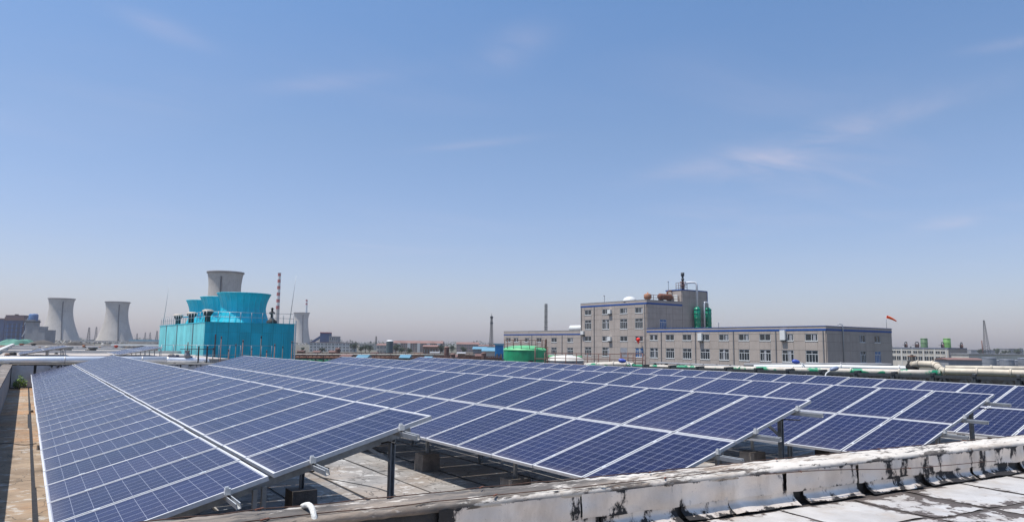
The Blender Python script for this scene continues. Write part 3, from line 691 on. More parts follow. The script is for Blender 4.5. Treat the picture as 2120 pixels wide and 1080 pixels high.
# ------------------------------------------------------------------ turquoise mechanical cooling tower
def teal_tower():
    x0, x1, y0, y1, zt = 14.9, 24.0, 77, 106.5, 1.86
    t = thing('cooling_unit', 'turquoise panelled cooling unit with three flared fan stacks on its roof', 'cooling tower', (x0, y0, GZ))
    o = V((x0, y0, GZ)); W_, D_, H = x1-x0, y1-y0, zt-GZ
    MB().bb(.03, W_, .03, D_, 0, H-.05).build('casing', teal_dark, t)
    # wall panels: shaded end wall then the sunny long wall
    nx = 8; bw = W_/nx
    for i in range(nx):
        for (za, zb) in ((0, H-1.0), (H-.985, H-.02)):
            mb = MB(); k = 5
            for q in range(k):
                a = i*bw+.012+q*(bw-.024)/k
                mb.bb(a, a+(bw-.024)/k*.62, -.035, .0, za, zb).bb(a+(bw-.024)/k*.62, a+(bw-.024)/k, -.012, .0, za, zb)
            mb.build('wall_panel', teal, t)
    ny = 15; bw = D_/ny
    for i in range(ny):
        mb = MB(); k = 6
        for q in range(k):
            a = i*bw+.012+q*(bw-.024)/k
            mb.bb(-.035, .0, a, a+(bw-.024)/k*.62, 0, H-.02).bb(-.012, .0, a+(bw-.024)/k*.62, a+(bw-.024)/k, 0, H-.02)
        mb.build('wall_panel', pm('sunlit_turquoise', (.21, .66, .68), .6, 0, .15, .4, rnd=.07, streak=.18), t)  # paler than the end wall: sunlight on this side put into the colour
    for i in (3, 8, 12): MB().bb(-.12, -.045, i*bw-.05, i*bw+.05, 0, H).build('drain_pipe', galv, t)
    MB().bb(-.08, W_+.06, -.08, D_+.06, H-.02, H+.05).build('roof_edge', teal, t)
    # fan stacks
    for k, yc in enumerate((6.0, 15.2, 24.4)):
        c = (W_*.56, yc, H+.05); prof = [(r_*.89, z_*.94) for r_, z_ in [(3.25, 0), (2.95, .55), (2.68, 1.3), (2.62, 1.8), (2.72, 2.5), (2.95, 3.1), (3.12, 3.45), (3.16, 3.55), (3.08, 3.55), (2.9, 3.1), (2.55, 1.8), (2.6, 1.0)]]
        wob = lambda q: 1.0+(.024 if q % 5 == 0 else 0)
        s = MB().lathe(c, prof, 120, wob, smooth=False).build('fan_stack', teal_stack, t)
        MB().lathe(c, [(2.85, 3.29), (2.90, 3.29), (2.90, 3.38), (2.72, 3.38)], 64).build('stack_rim', teal_stack, s)
        m = MB(); cx, cy = 1.25, yc-.6
        m.lathe((cx, cy, H+.05), [(.32, 0), (.30, .75), (.36, .8), (.52, 1.1), (.52, 1.22), (0, 1.24)], 16).build('fan_motor', soot_vent, t)
        MB().lathe((cx, cy, H+1.29), [(.60, 0), (.60, .12), (.35, .22), (0, .24)], 16).build('motor_hood', pm('buff_paint', (.5, .42, .34), .6, 0, .15, 4), t)
        MB().tube((cx, cy, H+1.15), (cx+2.2, cy+.5, H+1.2), .09).build('shaft_tube', teal, t)
    # roof railing
    zr = H+.05
    for pts, sp in ((((.1, .1), (W_-.1, .1)), 1.15), (((.1, .1), (.1, D_-.1)), 1.6)):
        a, b = [V((p[0], p[1], zr)) for p in pts]; n = round((b-a).length/sp)
        for i in range(n+1): p = a+(b-a)*i/n; MB().tube(p, p+V((0, 0, 1.05)), .03, seg=6).build('rail_post', galv, t)
        for hh in (.55, 1.05): MB().tube(a+V((0, 0, hh)), b+V((0, 0, hh)), .022, seg=6).build('rail_bar', galv, t)
    # exhaust fitting near the right roof corner
    MB().lathe((W_-2.2, 1.0, zr), [(.55, 0), (.55, .25), (.3, .45), (.16, .6), (.14, .95), (.3, 1.05), (.3, 1.2), (.12, 1.3), (.1, 1.55), (.2, 1.6), (0, 1.75)], 14).build('roof_vent', soot_vent, t)
    # lightning rods on the roof corners
    for nm, p, px in (('left', (.2, D_-1, zr), 0), ('right', (W_-.5, .3, zr), 1)):
        b = o+V(p); tp = b+V((.42 if px == 0 else .5, 0, 5.6 if px == 0 else 5.3))
        MB().path([b, b+(tp-b)*.5, tp], [.04, .028, .01], 6).build('lightning_rod', galv, None, 'thin lightning rod at the %s end of the turquoise tower roof' % nm, 'lightning rod')
    MB().beam((1.0, -.25, 0), (1.0, -.25, H-1.2), .09).build('drain_pipe', brown_steel, t)
    MB().beam((W_+.1, -.06, 0), (W_+.1, -.06, H+.4), .12).build('corner_post', white_paint, t)
teal_tower()

# ------------------------------------------------------------------ natural draught cooling towers and chimneys
def hyper(px, ytop, d, wtop, wthr, wbase, ybase, lab, ladder_px=0.0, thr=.78):
    k = d/FPX/math.cos(PITCH); c = gp(px, d, 0); zt = zat(px, ytop, d); zb = GZ; H = zt-zb
    dist = math.hypot(c.x, c.y); s = d/FPX*dist/d
    s = d/FPX  # metres per pixel
    rt, rh, rb = wtop*s/2, wthr*s/2, wbase*s/2
    t = thing('cooling_tower', lab, 'cooling tower', (c.x, c.y, GZ), group='concrete cooling towers')
    zth = H*thr; prof = []
    n = 30
    def rad_(z):
        if z < zth:
            b2 = zth/math.sqrt((rb/rh)**2-1); return rh*math.sqrt(1+((z-zth)/b2)**2)
        b2 = (H-zth)/math.sqrt((rt/rh)**2-1); return rh*math.sqrt(1+((z-zth)/b2)**2)
    lift = H*.07
    for i in range(n+1):
        z = lift+(H-lift)*i/n; prof.append((rad_(z), z))
    prof += [(rt*1.012, H-.6), (rt*1.012, H+.25), (rt*.975, H+.25)]+[(rad_(H*(1-.04*q))*.97, H*(1-.04*q)) for q in range(1, 12)]
    MB().lathe((0, 0, 0), prof, 64).build('shell', conc, t)
    MB().lathe((0, 0, 0), [(rt*1.015, H-H*.018), (rt*1.035, H-H*.016), (rt*1.035, H+.3), (rt*1.0, H+.3)], 64).build('rim', pm('rim_concrete', (.2, .19, .19), .9, 0, .1, .2), t)
    legs = 22
    for i in range(legs):
        a, b = 2*math.pi*i/legs, 2*math.pi*(i+.5)/legs; r0 = rb*1.04
        MB().beam((r0*math.cos(a), r0*math.sin(a), 0), (rad_(lift)*math.cos(b), rad_(lift)*math.sin(b), lift+.3), .9).beam((r0*math.cos(a), r0*math.sin(a), 0), (rad_(lift)*math.cos(2*a-b), rad_(lift)*math.sin(2*a-b), lift+.3), .9).build('leg', conc, t)
    # access ladder up the shell on the side towards the camera
    if ladder_px is not None:
        th = math.atan2(-c.y, -c.x)+ladder_px
        MB().path([((rad_(z)+.5)*math.cos(th), (rad_(z)+.5)*math.sin(th), z) for z in [lift+(H*.93-lift)*q/16 for q in range(17)]], .75, 6).build('ladder', steel_dark, t)
    return t
hyper(121, 619, 1000, 48, 43, 84, 712, 'left one of the two cooling towers at far left', .12)
hyper(238, 626, 1060, 46, 41, 74, 712, 'right one of the two cooling towers at far left', .15)
hyper(459, 565, 690, 71, 63, 112, 712, 'big cooling tower rising behind the turquoise fan stacks', -.25)
hyper(622, 648, 1500, 32, 27, 42, 716, 'small distant cooling tower right of the turquoise tower', .2)

def chimney(px, ytop, d, wb, wt, lab, bands, body=None, z0=GZ, split=.5):
    c = gp(px, d, z0); H = zat(px, ytop, d)-z0; s = d/FPX
    t = thing('chimney', lab, 'chimney', c)
    n = bands; zs = H*(1-split)
    r = lambda z: (wb+(wt-wb)*z/H)*s/2
    MB().lathe((0, 0, 0), [(r(0), 0), (r(zs), zs)], 18).build('shaft', body or conc, t)
    for i in range(n):
        a, b = zs+(H-zs)*i/n, zs+(H-zs)*(i+1)/n
        MB().lathe((0, 0, 0), [(r(a), a), (r(b), b)], 18).build('red_band' if (n-1-i) % 2 == 0 else 'white_band', red_paint if (n-1-i) % 2 == 0 else white_paint, t)
    MB().lathe((0, 0, 0), [(r(H), H-.5), (r(H)+.35, H-.4), (r(H)+.35, H), (r(H)*.6, H)], 18).build('rim', steel_dark, t)
chimney(571.5, 566, 1100, 9, 6, 'tall chimney with red and white bands right of the turquoise stacks', 11, split=.50)
chimney(631, 621, 2200, 6, 4, 'faint striped chimney top behind the small distant cooling tower', 4, split=.16, body=white_paint)

def mast(name, px, ytop, d, w0, w1, lab, lev=14, z0=GZ, mat=None, lean=0.0, cat='lattice mast', thick=.16):
    """four legged lattice mast: w0,w1 widths in metres at foot and head"""
    c = gp(px, d, z0); H = zat(px, ytop, d)-z0; m = mat or steel_dark
    t = thing(name, lab, cat, c)
    def cor(k, z):
        w = (w0+(w1-w0)*z/H)/2; return V((w*(1 if k in (0, 3) else -1)+lean*z, w*(1 if k in (0, 1) else -1), z))
    for k in range(4): MB().beam(cor(k, 0), cor(k, H), thick).build('leg', m, t)
    br = MB()
    for i in range(lev):
        za, zb = H*i/lev, H*(i+1)/lev
        for k in range(4):
            br.beam(cor(k, za), cor((k+1) % 4, zb), thick*.7).beam(cor(k, zb), cor((k+1) % 4, zb), thick*.7)
    br.build('bracing', m, t)
    return t, H
t_, H_ = mast('lattice_mast', 1017, 655, 420, 1.9, .7, 'slim antenna mast standing left of the grey building', 18)
MB().tube((0, 0, H_-1), (0, 0, H_+1.5), .12).build('spike', steel_dark, t_)
for zz in (.82, .97): MB().box((0, 0, H_*zz), (1.3, 1.3, 1.0)).build('antenna_ring', steel_dark, t_)
t_, H_ = mast('lattice_mast', 1130, 630, 260, .75, .65, 'dense dark lattice tower sticking up behind the left wing of the grey building', 26, thick=.10)
for k in range(5): MB().box((0, 0, H_*(.6+.09*k)), (1.1, 1.1, .10)).build('platform', steel_dark, t_)
t_, H_ = mast('derrick', 2043.5, 664, 420, 3.2, .5, 'tall leaning lattice derrick above the grey tanks at far right', 16, lean=-.07, thick=.13, cat='derrick')
MB().tube((-4.8, 0, 0), (-6.3, 0, H_*.5), .3).build('side_boom', brown_steel, t_)
mast('lattice_mast', 778.5, 696, 700, 2, .8, 'tiny distant mast left of the dark silo', 10)
for i, (px, yt, d) in enumerate(((183, 678, 900), (198, 677, 1100), (283, 690, 1500), (300, 688, 1500), (310, 688, 1500), (324, 685, 1200))):
    mast('power_pylon', px, yt, d, 4.2, 1.2, '%s lattice pylon counted from the left tower along the skyline' % ORD[i], 7, thick=.45, cat='pylon')

# ------------------------------------------------------------------ grey building
def window_at(parent, mk, u0, u1, z0, z1, big, glass, rr):
    """mk(u, n, z) -> local point, n outward"""
    def bx(a0, a1, n0, n1, b0, b1, mb):
        ps = [mk(a, n, z) for z in (b0, b1) for n in (n0, n1) for a in (a0, a1)]
        lo = V((min(p.x for p in ps), min(p.y for p in ps), min(p.z for p in ps))); hi = V((max(p.x for p in ps), max(p.y for p in ps), max(p.z for p in ps)))
        mb.bb(lo.x, hi.x, lo.y, hi.y, lo.z, hi.z)
    g = MB(); bx(u0+.02, u1-.02, .002, .03, z0+.02, z1-.02, g); w = g.build('window', glass, parent)
    f = MB(); e = .055
    bx(u0, u1, .0, .07, z0, z0+e, f); bx(u0, u1, .0, .07, z1-e, z1, f); bx(u0, u0+e, .0, .068, z0+e, z1-e, f); bx(u1-e, u1, .0, .068, z0+e, z1-e, f)
    if big:
        zt = z1-(z1-z0)*.30; bx(u0+e, u1-e, .0, .069, zt-.04, zt+.04, f)
        bx((u0+u1)/2-.03, (u0+u1)/2+.03, .0, .066, zt+.05, z1-e, f)
        for q in (1, 2, 3):
            uu = u0+(u1-u0)*q/4; bx(uu-.03, uu+.03, .0, .066, z0+e, zt-.05, f)
    else: bx((u0+u1)/2-.035, (u0+u1)/2+.035, .0, .066, z0+e, z1-e, f)
    f.build('window_frame', pvc, w)
    s = MB(); bx(u0-.06, u1+.06, .0, .16, z0-.07, z0-.004, s); s.build('window_sill', white_paint, w)
    if rr.random() < .35:
        c = MB(); a = u0+e+rr.random()*(u1-u0)*.4; bx(a, a+(u1-u0)*.22, .031, .036, z0+e+.05, z1-e-.05, c); c.build('curtain', pm('curtain', (.3, .3, .32), .9, 0, .1, 3), w)
def facade(parent, mk, ulist, zlist, wins, skip=()):
    """grid of cladding panels; wins: {(col,row): (big, glass)}"""
    rr = random.Random(11)
    for i in range(len(ulist)-1):
        for j in range(len(zlist)-1):
            u0, u1, z0, z1 = ulist[i], ulist[i+1], zlist[j], zlist[j+1]
            if (i, j) in wins:
                window_at(parent, mk, u0+.02, u1-.02, z0+.05, z1-.02, *wins[(i, j)], rr); continue
            g = .014; n1 = .10+rr.uniform(0, .012)
            ps = [mk(a, n, z) for z in (z0+g, z1-g) for n in (0.0, n1) for a in (u0+g, u1-g)]
            MB().bb(min(p.x for p in ps), max(p.x for p in ps), min(p.y for p in ps), max(p.y for p in ps), min(p.z for p in ps), max(p.z for p in ps)).build('wall_panel', cladding, parent)
X0 = 92.0
def cols(centres, w, a, b, extra=()):
    us = {a, b}
    for c in centres: us |= {c-w/2, c+w/2}
    cs = sorted(centres)
    for p, q in zip(cs, cs[1:]):
        if q-p-w > 2.6: us.add((p+q)/2)
    return sorted(us | set(extra))
def widx(us, centres): return [min(range(len(us)-1), key=lambda i: abs((us[i]+us[i+1])/2-c)) for c in centres]
def grey_building():
    t = thing('factory_office', 'long grey panelled building with blue trim and a four row centre block', 'building', (X0, 57, GZ))
    o = V((X0, 57, GZ))
    zz = lambda z: z-GZ
    yR0, yR1, yB1, yL1 = 0, 34.6, 53.0, 80.8      # right wing, block, left wing along +Y
    # cores
    MB().bb(.0, 17.3, .0, yR1-.01, 0, zz(3.02)).build('right_wing', cladding_core, t)
    MB().bb(.004, 16.0, yR1, yB1, 0, zz(8.22)).build('centre_block', cladding_core, t)
    MB().bb(.0, 15.0, yB1+.01, yL1, 0, zz(2.92)).build('left_wing', cladding_core, t)
    front = lambda y0: (lambda u, n, z: V((-n, u, z)))
    F_ = front(0)
    # --- right wing front: nine bays
    cR = [2.2+i*3.83 for i in range(9)]
    us = cols(cR, 1.95, 0, yR1-.02); zs = [zz(v) for v in (-6.5, -3.4, -2.1, -.35, .95, 2.0, 2.42)]
    wi = widx(us, cR); wins = {}
    for k, i in enumerate(wi): wins[(i, 2)] = (True, glass_dark); wins[(i, 4)] = (False, glass_dark)
    facade(t, F_, us, zs, wins)
    def band(a, b, z0, z1, n, mat, nm, face='f', yq=0.0):
        if face == 'f': MB().bb(-n, .0, a, b, zz(z0), zz(z1)).build(nm, mat, t)
        else: MB().bb(a, b, yq-n, yq, zz(z0), zz(z1)).build(nm, mat, t)
    band(-.10, yR1-.02, 2.425, 2.70, .13, blue_trim, 'blue_band'); band(-.104, yR1-.02, 2.702, 3.03, .105, cladding, 'parapet_band'); band(-.15, yR1-.02, 3.034, 3.12, .15, blue_trim, 'roof_trim')
    # --- block front
    cB = [yR1+1.9, yR1+5.9, yR1+10.9, yR1+16.1]
    us = cols(cB, 2.0, yR1+.0, yB1); zs = [zz(v) for v in (-6.5, -3.4, -2.1, -.35, .75, 1.75, 3.05, 4.95, 5.9, 6.95, 7.5)]
    wi = widx(us, cB); wins = {}
    for k, i in enumerate(wi):
        wins[(i, 2)] = (True, glass_blue if k == 0 else glass_dark)
        wins[(i, 4)] = (False, glass_dark); wins[(i, 6)] = (True, glass_dark); wins[(i, 8)] = (False, glass_dark)
    del wins[(wi[1], 2)]
    facade(t, F_, us, zs, wins)
    band(yR1-.10, yB1, 7.505, 7.80, .13, blue_trim, 'blue_band'); band(yR1-.104, yB1, 7.802, 8.25, .105, cladding, 'parapet_band'); band(yR1-.12, yB1, 8.252, 8.32, .13, pm('grey_trim', (.2, .2, .22), .6), 'roof_trim')
    # --- left wing front
    cL = [yB1+3.3, yB1+8.7, yB1+14.0, yB1+18.4, yB1+22.8, yB1+25.9]
    us = cols(cL, 1.9, yB1+.02, yL1); zs = [zz(v) for v in (-6.5, -3.4, -2.1, -.55, .5, 1.45, 2.05)]
    wi = widx(us, cL); wins = {}
    for k, i in enumerate(wi): wins[(i, 2)] = (True, glass_dark); wins[(i, 4)] = (False, glass_dark)
    facade(t, F_, us, zs, wins)
    band(yB1+.02, yL1, 2.055, 2.30, .13, blue_trim, 'blue_band'); band(yB1+.02, yL1, 2.302, 2.90, .105, cladding, 'parapet_band'); band(yB1+.02, yL1, 2.902, 2.98, .13, MATS['grey_trim'], 'roof_trim')
    # --- shaded end walls
    E_ = lambda yq: (lambda u, n, z: V((u, yq-n, z)))
    us = [0, 2.9, 5.8, 8.3, 9.9, 12.3, 14.0, 17.3]; zs = [zz(v) for v in (-6.5, -3.4, -2.1, -.35, .85, 2.0, 2.42)]
    facade(t, E_(0), us, zs, {(3, 4): (False, glass_dark), (5, 4): (False, glass_dark), (3, 2): (True, glass_dark), (5, 2): (True, glass_blue)})
    band(0, 17.35, 2.425, 2.70, .13, blue_trim, 'blue_band', 'e'); band(0, 17.35, 2.702, 3.03, .105, cladding, 'parapet_band', 'e'); band(.0, 17.4, 3.034, 3.12, .15, blue_trim, 'roof_trim', 'e')
    us = [0, 2.4, 3.2, 5.0, 6.6, 9.2]; zs = [zz(v) for v in (3.04, 4.9, 5.9, 6.95, 7.5)]
    facade(t, E_(yR1), us, zs, {(2, 0): (True, glass_blue)})
    band(0, 9.2, 7.505, 7.80, .13, blue_trim, 'blue_band', 'e', yR1); band(0, 9.2, 7.802, 8.25, .105, cladding, 'parapet_band', 'e', yR1); band(0, 9.2, 8.252, 8.32, .13, MATS['grey_trim'], 'roof_trim', 'e', yR1)
    # penthouse tower
    MB().bb(9.25, 16.2, yR1+.02, yR1+3.9, zz(3.0), zz(10.55)).build('stair_tower', cladding_core, t)
    us = [9.25, 11.2, 13.6, 16.2]; zs = [zz(v) for v in (3.04, 4.9, 6.0, 7.5, 9.2, 10.5)]
    facade(t, E_(yR1+.02), us, zs, {})
    facade(t, lambda u, n, z: V((9.25-n, u, z)), [yR1+.03, yR1+1.9, yR1+3.9], [zz(8.3), zz(9.4), zz(10.5)], {})
    MB().bb(9.1, 9.14, yR1+1.0, yR1+2.6, zz(8.32), zz(9.7)).build('door', white_paint, t)
    MB().bb(9.08, 16.3, yR1-.12, yR1+4.0, zz(10.5), zz(10.68)).build('roof_trim', blue_trim, t)
    MB().bb(16.22, 16.36, yR1-.13, yR1+.03, zz(3.0), zz(10.49)).build('corner_trim', blue_trim, t)
    # downpipes and air conditioners
    for y, zt in ((.35, 2.4), (7.95, 2.4), (15.6, 2.4), (23.3, 2.4), (31.0, 2.4), (yR1+.35, 7.5), (yR1+14.2, 7.5), (yB1-.3, 7.5), (yB1+5.9, 2.0), (yB1+16.6, 2.0)):
        MB().bb(-.22, -.12, y-.06, y+.06, 0, zz(zt)).build('drain_pipe', pm('downpipe_grey', (.16, .16, .17), .6), t)
    p = MB(); p.path([(3.9, -.2, 0), (3.9, -.2, zz(3.1)), (3.9, -.1, zz(3.35)), (3.7, .15, zz(3.45)), (3.5, .3, zz(3.35))], .07, 8).build('drain_pipe', galv, t)
    for (y, z, h) in ((cR[1]+.55, 1.1, 1.45), (cR[5]+.75, .95, 1.25), (cB[2]-1.35, .85, .8), (cB[2]-1.35, 6.0, .8), (yB1-.9, 2.1, .7)):
        a = MB().bb(-.55, -.13, y-.42, y+.42, zz(z), zz(z+h)).build('air_conditioner', white_paint, t)
        MB().bb(-.5, -.12, y-.36, y+.36, zz(z-.18), zz(z)-.002).build('bracket', steel_dark, a)
    MB().bb(-.115, -.10, cB[1]-.9, cB[1]+.9, zz(-2.05), zz(-.4)).build('closed_shutter', pm('shutter_grey', (.26, .27, .30), .6), t)
    return cB
cB = grey_building()
# equipment standing on that building
def on_roof():
    bx, by = X0, 57
    rail('roof_railing', [(bx+1.0, by+35.2, 8.3), (bx+9.0, by+35.2, 8.3)], 1.0, 'dark railing around the vessels on the centre block roof', mats=brown_steel, sp=1.3, r=.05)
    for i, (x, y, l, lab) in enumerate(((bx+3.2, by+37.5, 1.4, 'upright rusty vessel at the corner of the centre block roof'), (bx+5.6, by+37.0, 3.4, 'long brown horizontal vessel next to the stair tower'))):
        t = thing('pressure_vessel', lab, 'vessel', (x, y, 8.25))
        if i == 0:
            MB().lathe((0, 0, .35), [(0, 0), (.5, .05), (.72, .25), (.72, .85), (.5, 1.05), (.15, 1.12), (.12, 1.35), (0, 1.35)], 18).build('shell', pm('orange_rust', (.36, .17, .10), .8, 0, .2, 2), t)
            for k in range(3): a = k*2.09; MB().beam((.5*math.cos(a), .5*math.sin(a), 0), (.5*math.cos(a), .5*math.sin(a), .5), .1).build('leg', steel_dark, t)
        else:
            MB().path([(-.1, 0, 1.0), (.0, 0, 1.0), (.25, 0, 1.0), (l-.25, 0, 1.0), (l, 0, 1.0), (l+.1, 0, 1.0)], [.05, .42, .58, .58, .42, .05], 18).build('shell', rust, t)
            for x_ in (.6, l-.6): MB().bb(x_-.15, x_+.15, -.4, .4, 0, .6).build('saddle', steel_dark, t)
            MB().path([(l*.7, 0, 1.5), (l*.7, 0, 2.0), (l*.85, 0, 2.25), (l+.1, 0, 2.2), (l+.3, 0, 1.9)], .13, 8).build('pipe_loop', rust, t)
    # mast, stair frame and pipe on the stair tower
    t = thing('vent_stack', 'dark vent stack with collars on top of the stair tower', 'vent stack', (bx+12.2, by+37, 10.68))
    MB().lathe((0, 0, 0), [(.28, 0), (.28, 1.0), (.2, 1.0), (.2, 2.0), (.3, 2.05), (.3, 2.3), (.2, 2.35), (.2, 2.8), (.34, 2.85), (.34, 3.5), (0, 3.55)], 12).build('pipe', steel_dark, t)
    for z in (.9, 1.6): MB().lathe((0, 0, z), [(.2, 0), (.55, 0), (.55, .08), (.2, .08)], 12).build('collar', brown_steel, t)
    rail('stair_frame', [(bx+9.6, by+35.2, 10.68), (bx+11.4, by+35.2, 10.68), (bx+11.4, by+38, 10.68)], 1.5, 'rusty handrail frame on the roof of the stair tower', mats=brown_steel, sp=.8, r=.05, mids=2)
    MB().path([(bx+10.9, by+35.5, 12.0), (bx+11.7, by+34.6, 12.1), (bx+12.15, by+33.8, 12.05), (bx+12.3, by+33.6, 11.6), (bx+12.3, by+33.6, 7.4)], .2, 12).build('vent_pipe', pm('pale_pipe', (.55, .56, .58), .5, .1, .06, 2), None, 'pale pipe running over the stair tower edge down to the left green scrubber', 'pipe')
    # two scrubbers
    for i, (dx, dy, lab) in enumerate(((12.3, 33.6, 'left dark green scrubber column on the right wing roof'), (15.1, 33.4, 'right dark green scrubber column on the right wing roof'))):
        x, y = bx+dx-1.9*0, by+dy
        t = thing('scrubber', lab, 'scrubber column', (x, y, 3.1), group='green scrubber columns')
        MB().lathe((0, 0, 0), [(.42, 0), (.42, .35), (.62, .45), (.62, 3.95), (.3, 4.3), (.22, 4.32)], 20).build('column', green_dark, t)
        for z in (.5, 1.3, 2.2, 3.1, 3.85): MB().lathe((0, 0, z), [(.62, 0), (.70, 0), (.70, .09), (.62, .09)], 20).build('flange', green_dark, t)
        MB().box((0, 0, .12), (1.5, 1.2, .2)).build('base', white_paint, t)
    MB().path([(bx+13.6, by+33.0, 3.2), (bx+13.6, by+33.0, 8.0), (bx+13.8, by+33.1, 8.35), (bx+14.9, by+33.4, 8.35), (bx+15.1, by+33.4, 8.1), (bx+15.1, by+33.4, 7.4)], .15, 10).build('vent_pipe', MATS['pale_pipe'], None, 'upright grey pipe with a bend between the two green scrubbers', 'pipe')
    MB().path([(bx+15.6, by+33.0, 3.3), (bx+16.4, by+33.0, 3.35), (bx+17.2, by+33.0, 3.3)], .16, 8).build('drain_line', steel_dark, None, 'short dark drain line at the foot of the right scrubber', 'pipe')
    # domes, aerials, windsock
    t = thing('roof_dome', 'white domed hood near the edge of the centre block roof', 'dome', (bx+1.2, by+40.2, 8.25)); MB().lathe((0, 0, 0), [(1.3, 0), (1.3, .25), (1.05, .6), (.6, .85), (0, .95)], 20).build('hood', white_paint, t); MB().lathe((0, 0, -.02), [(1.42, 0), (1.42, .12), (1.3, .12)], 20).build('curb', grey_mid, t)
    t = thing('tank_shell', 'white horizontal tank half hidden by the centre block on the left wing', 'tank', (bx+2.0, by+54.0, 2.9)); MB().path([(0, 0, .55), (0, .15, .55), (0, 4.6, .55), (0, 4.9, .55)], [.3, .62, .62, .3], 16).build('shell', white_paint, t); MB().bb(-.4, .4, .8, 1.0, 0, .3).bb(-.4, .4, 3.6, 3.8, 0, .3).build('saddle', grey_mid, t)
    for (x, y, z, h, lab) in ((bx+.6, by+46.6, 8.3, 1.3, 'little camera pole on the centre block roof edge'), (bx+6, by+23.5, 3.1, .9, 'little lamp pole on the right wing roof'), (bx+9.3, by+38.0, 10.6, 1.7, 'little camera pole beside the stair frame')):
        t = thing('camera_pole', lab, 'camera', (x, y, z)); MB().tube((0, 0, 0), (0, 0, h), .04, seg=6).build('pole', grey_mid, t); MB().box((-.15, 0, h), (.42, .2, .16)).build('camera_head', white_paint, t)
    t = thing('windsock', 'orange windsock on a thin pole at the right end of the grey building', 'windsock', (bx+16.9, by+.4, 3.1))
    MB().tube((0, 0, 0), (0, 0, 2.0), .035, seg=6).build('pole', galv, t)
    prof = [(0, 0), (.5, -.14), (1.0, -.34), (1.55, -.62)]
    MB().path([V((.08, -.1, 1.78))+V((p*.85, -p*.45, z)) for p, z in prof], [.22, .19, .15, .09], 14, cap=False).build('sock', orange_cloth, t)
    t = thing('wall_beacon', 'small bright red teardrop marker in front of the centre block windows', 'marker', (bx-.9, by+35.9, .2))
    MB().lathe((0, 0, 0), [(0, .1), (.07, .15), (.14, .45), (.32, .72), (.37, .92), (.32, 1.12), (.17, 1.24), (0, 1.27)], 16).build('lamp', red_bright, t); MB().beam((0, 0, .5), (.9, 0, .5), .06).build('bracket', steel_dark, t)
    # small potted shrub on the roof
on_roof()

# ------------------------------------------------------------------ second office building at right
def second_building():
    d = 265; a = gp(1963, d, GZ)
    t = thing('factory_office', 'smaller cream and grey building with two green silos on top, right of the grey building', 'building', a)
    LY, LX, H = 46, 15.0, zat(1963, 719.5, d)-GZ
    MB().bb(0, LX, 0, LY, 0, H-.4).build('wall', cream, t)
    MB().bb(.05, LX+.05, -.06, 0, 0, H-.4).build('end_wall', cladding, t)
    MB().bb(-.15, LX+.1, -.1, LY, H-.4, H).build('parapet_band', pm('slate_trim', (.16, .18, .24), .7), t)
    for i in range(11):
        for j, (z0, z1) in enumerate(((H-2.3, H-1.2), (H-5.0, H-3.3))):
            y = 1.2+i*4.1
            for k in range(2):
                w = MB().bb(-.04, .02, y+k*1.8, y+k*1.8+1.45, z0, z1).build('window', glass_dark, t); MB().bb(-.07, -.042, y+k*1.8+.68, y+k*1.8+.77, z0, z1).bb(-.07, -.042, y+k*1.8, y+k*1.8+1.45, z1-.1, z1).bb(-.07, -.042, y+k*1.8, y+k*1.8+1.45, z0, z0+.08).build('window_frame', pvc, w)
        MB().bb(-.1, 0, i*4.1+.55, i*4.1+.85, 0, H-.4).build('pilaster', white_render, t)
    MB().bb(5, 8.5, -.1, -.06, H-5.4, H-3.0).build('window', pm('green_glass', (.05, .2, .16), .2), t)
    for i, (px, lab) in enumerate(((1914, 'left olive silo on the smaller building roof'), (1961.5, 'right brighter green silo on the smaller building roof'))):
        p = gp(px, d+6 if i else d+13, a.z+H)
        q = thing('silo', lab, 'silo', p)
        m = pm('olive_silo', (.10, .17, .08), .5, 0, .2, .5) if i == 0 else pm('fresh_green_silo', (.14, .30, .08), .5, 0, .2, .5)
        MB().lathe((0, 0, 0), [(1.25, 0), (1.25, 3.5), (1.1, 3.6), (0, 3.65)], 20).build('shell', m, q)
        for z in (.05, 1.7, 3.3): MB().lathe((0, 0, z), [(1.25, 0), (1.32, 0), (1.32, .1), (1.25, .1)], 20).build('hoop', m, q)
    for i, (px, lab, w) in enumerate(((1876, 'leftmost dark pipe frame on the smaller building roof', 1.6), (1899, 'dark pipe frame left of the olive silo', 2.6), (1952, 'pipe frame between the two roof silos', 2.0), (1991, 'round topped pipe frame at the right end of the smaller roof', 1.4))):
        p = gp(px, d+4, a.z+H); q = thing('roof_pipework', lab, 'pipework', p)
        MB().path([(-w/2, 0, 0), (-w/2, 0, 1.5), (-w*.3, 0, 2.0), (w*.3, 0, 2.0), (w/2, 0, 1.5), (w/2, 0, 0)], .16, 8).build('pipe', steel_dark, q)
        MB().lathe((0, 0, 0), [(.5, 0), (.62, .5), (.5, 1.2), (0, 1.3)], 12).build('drum', brown_steel, q)
        MB().beam((-w, .5, .9), (w*1.1, .5, .9), .1).build('beam', steel_dark, q)
second_building()

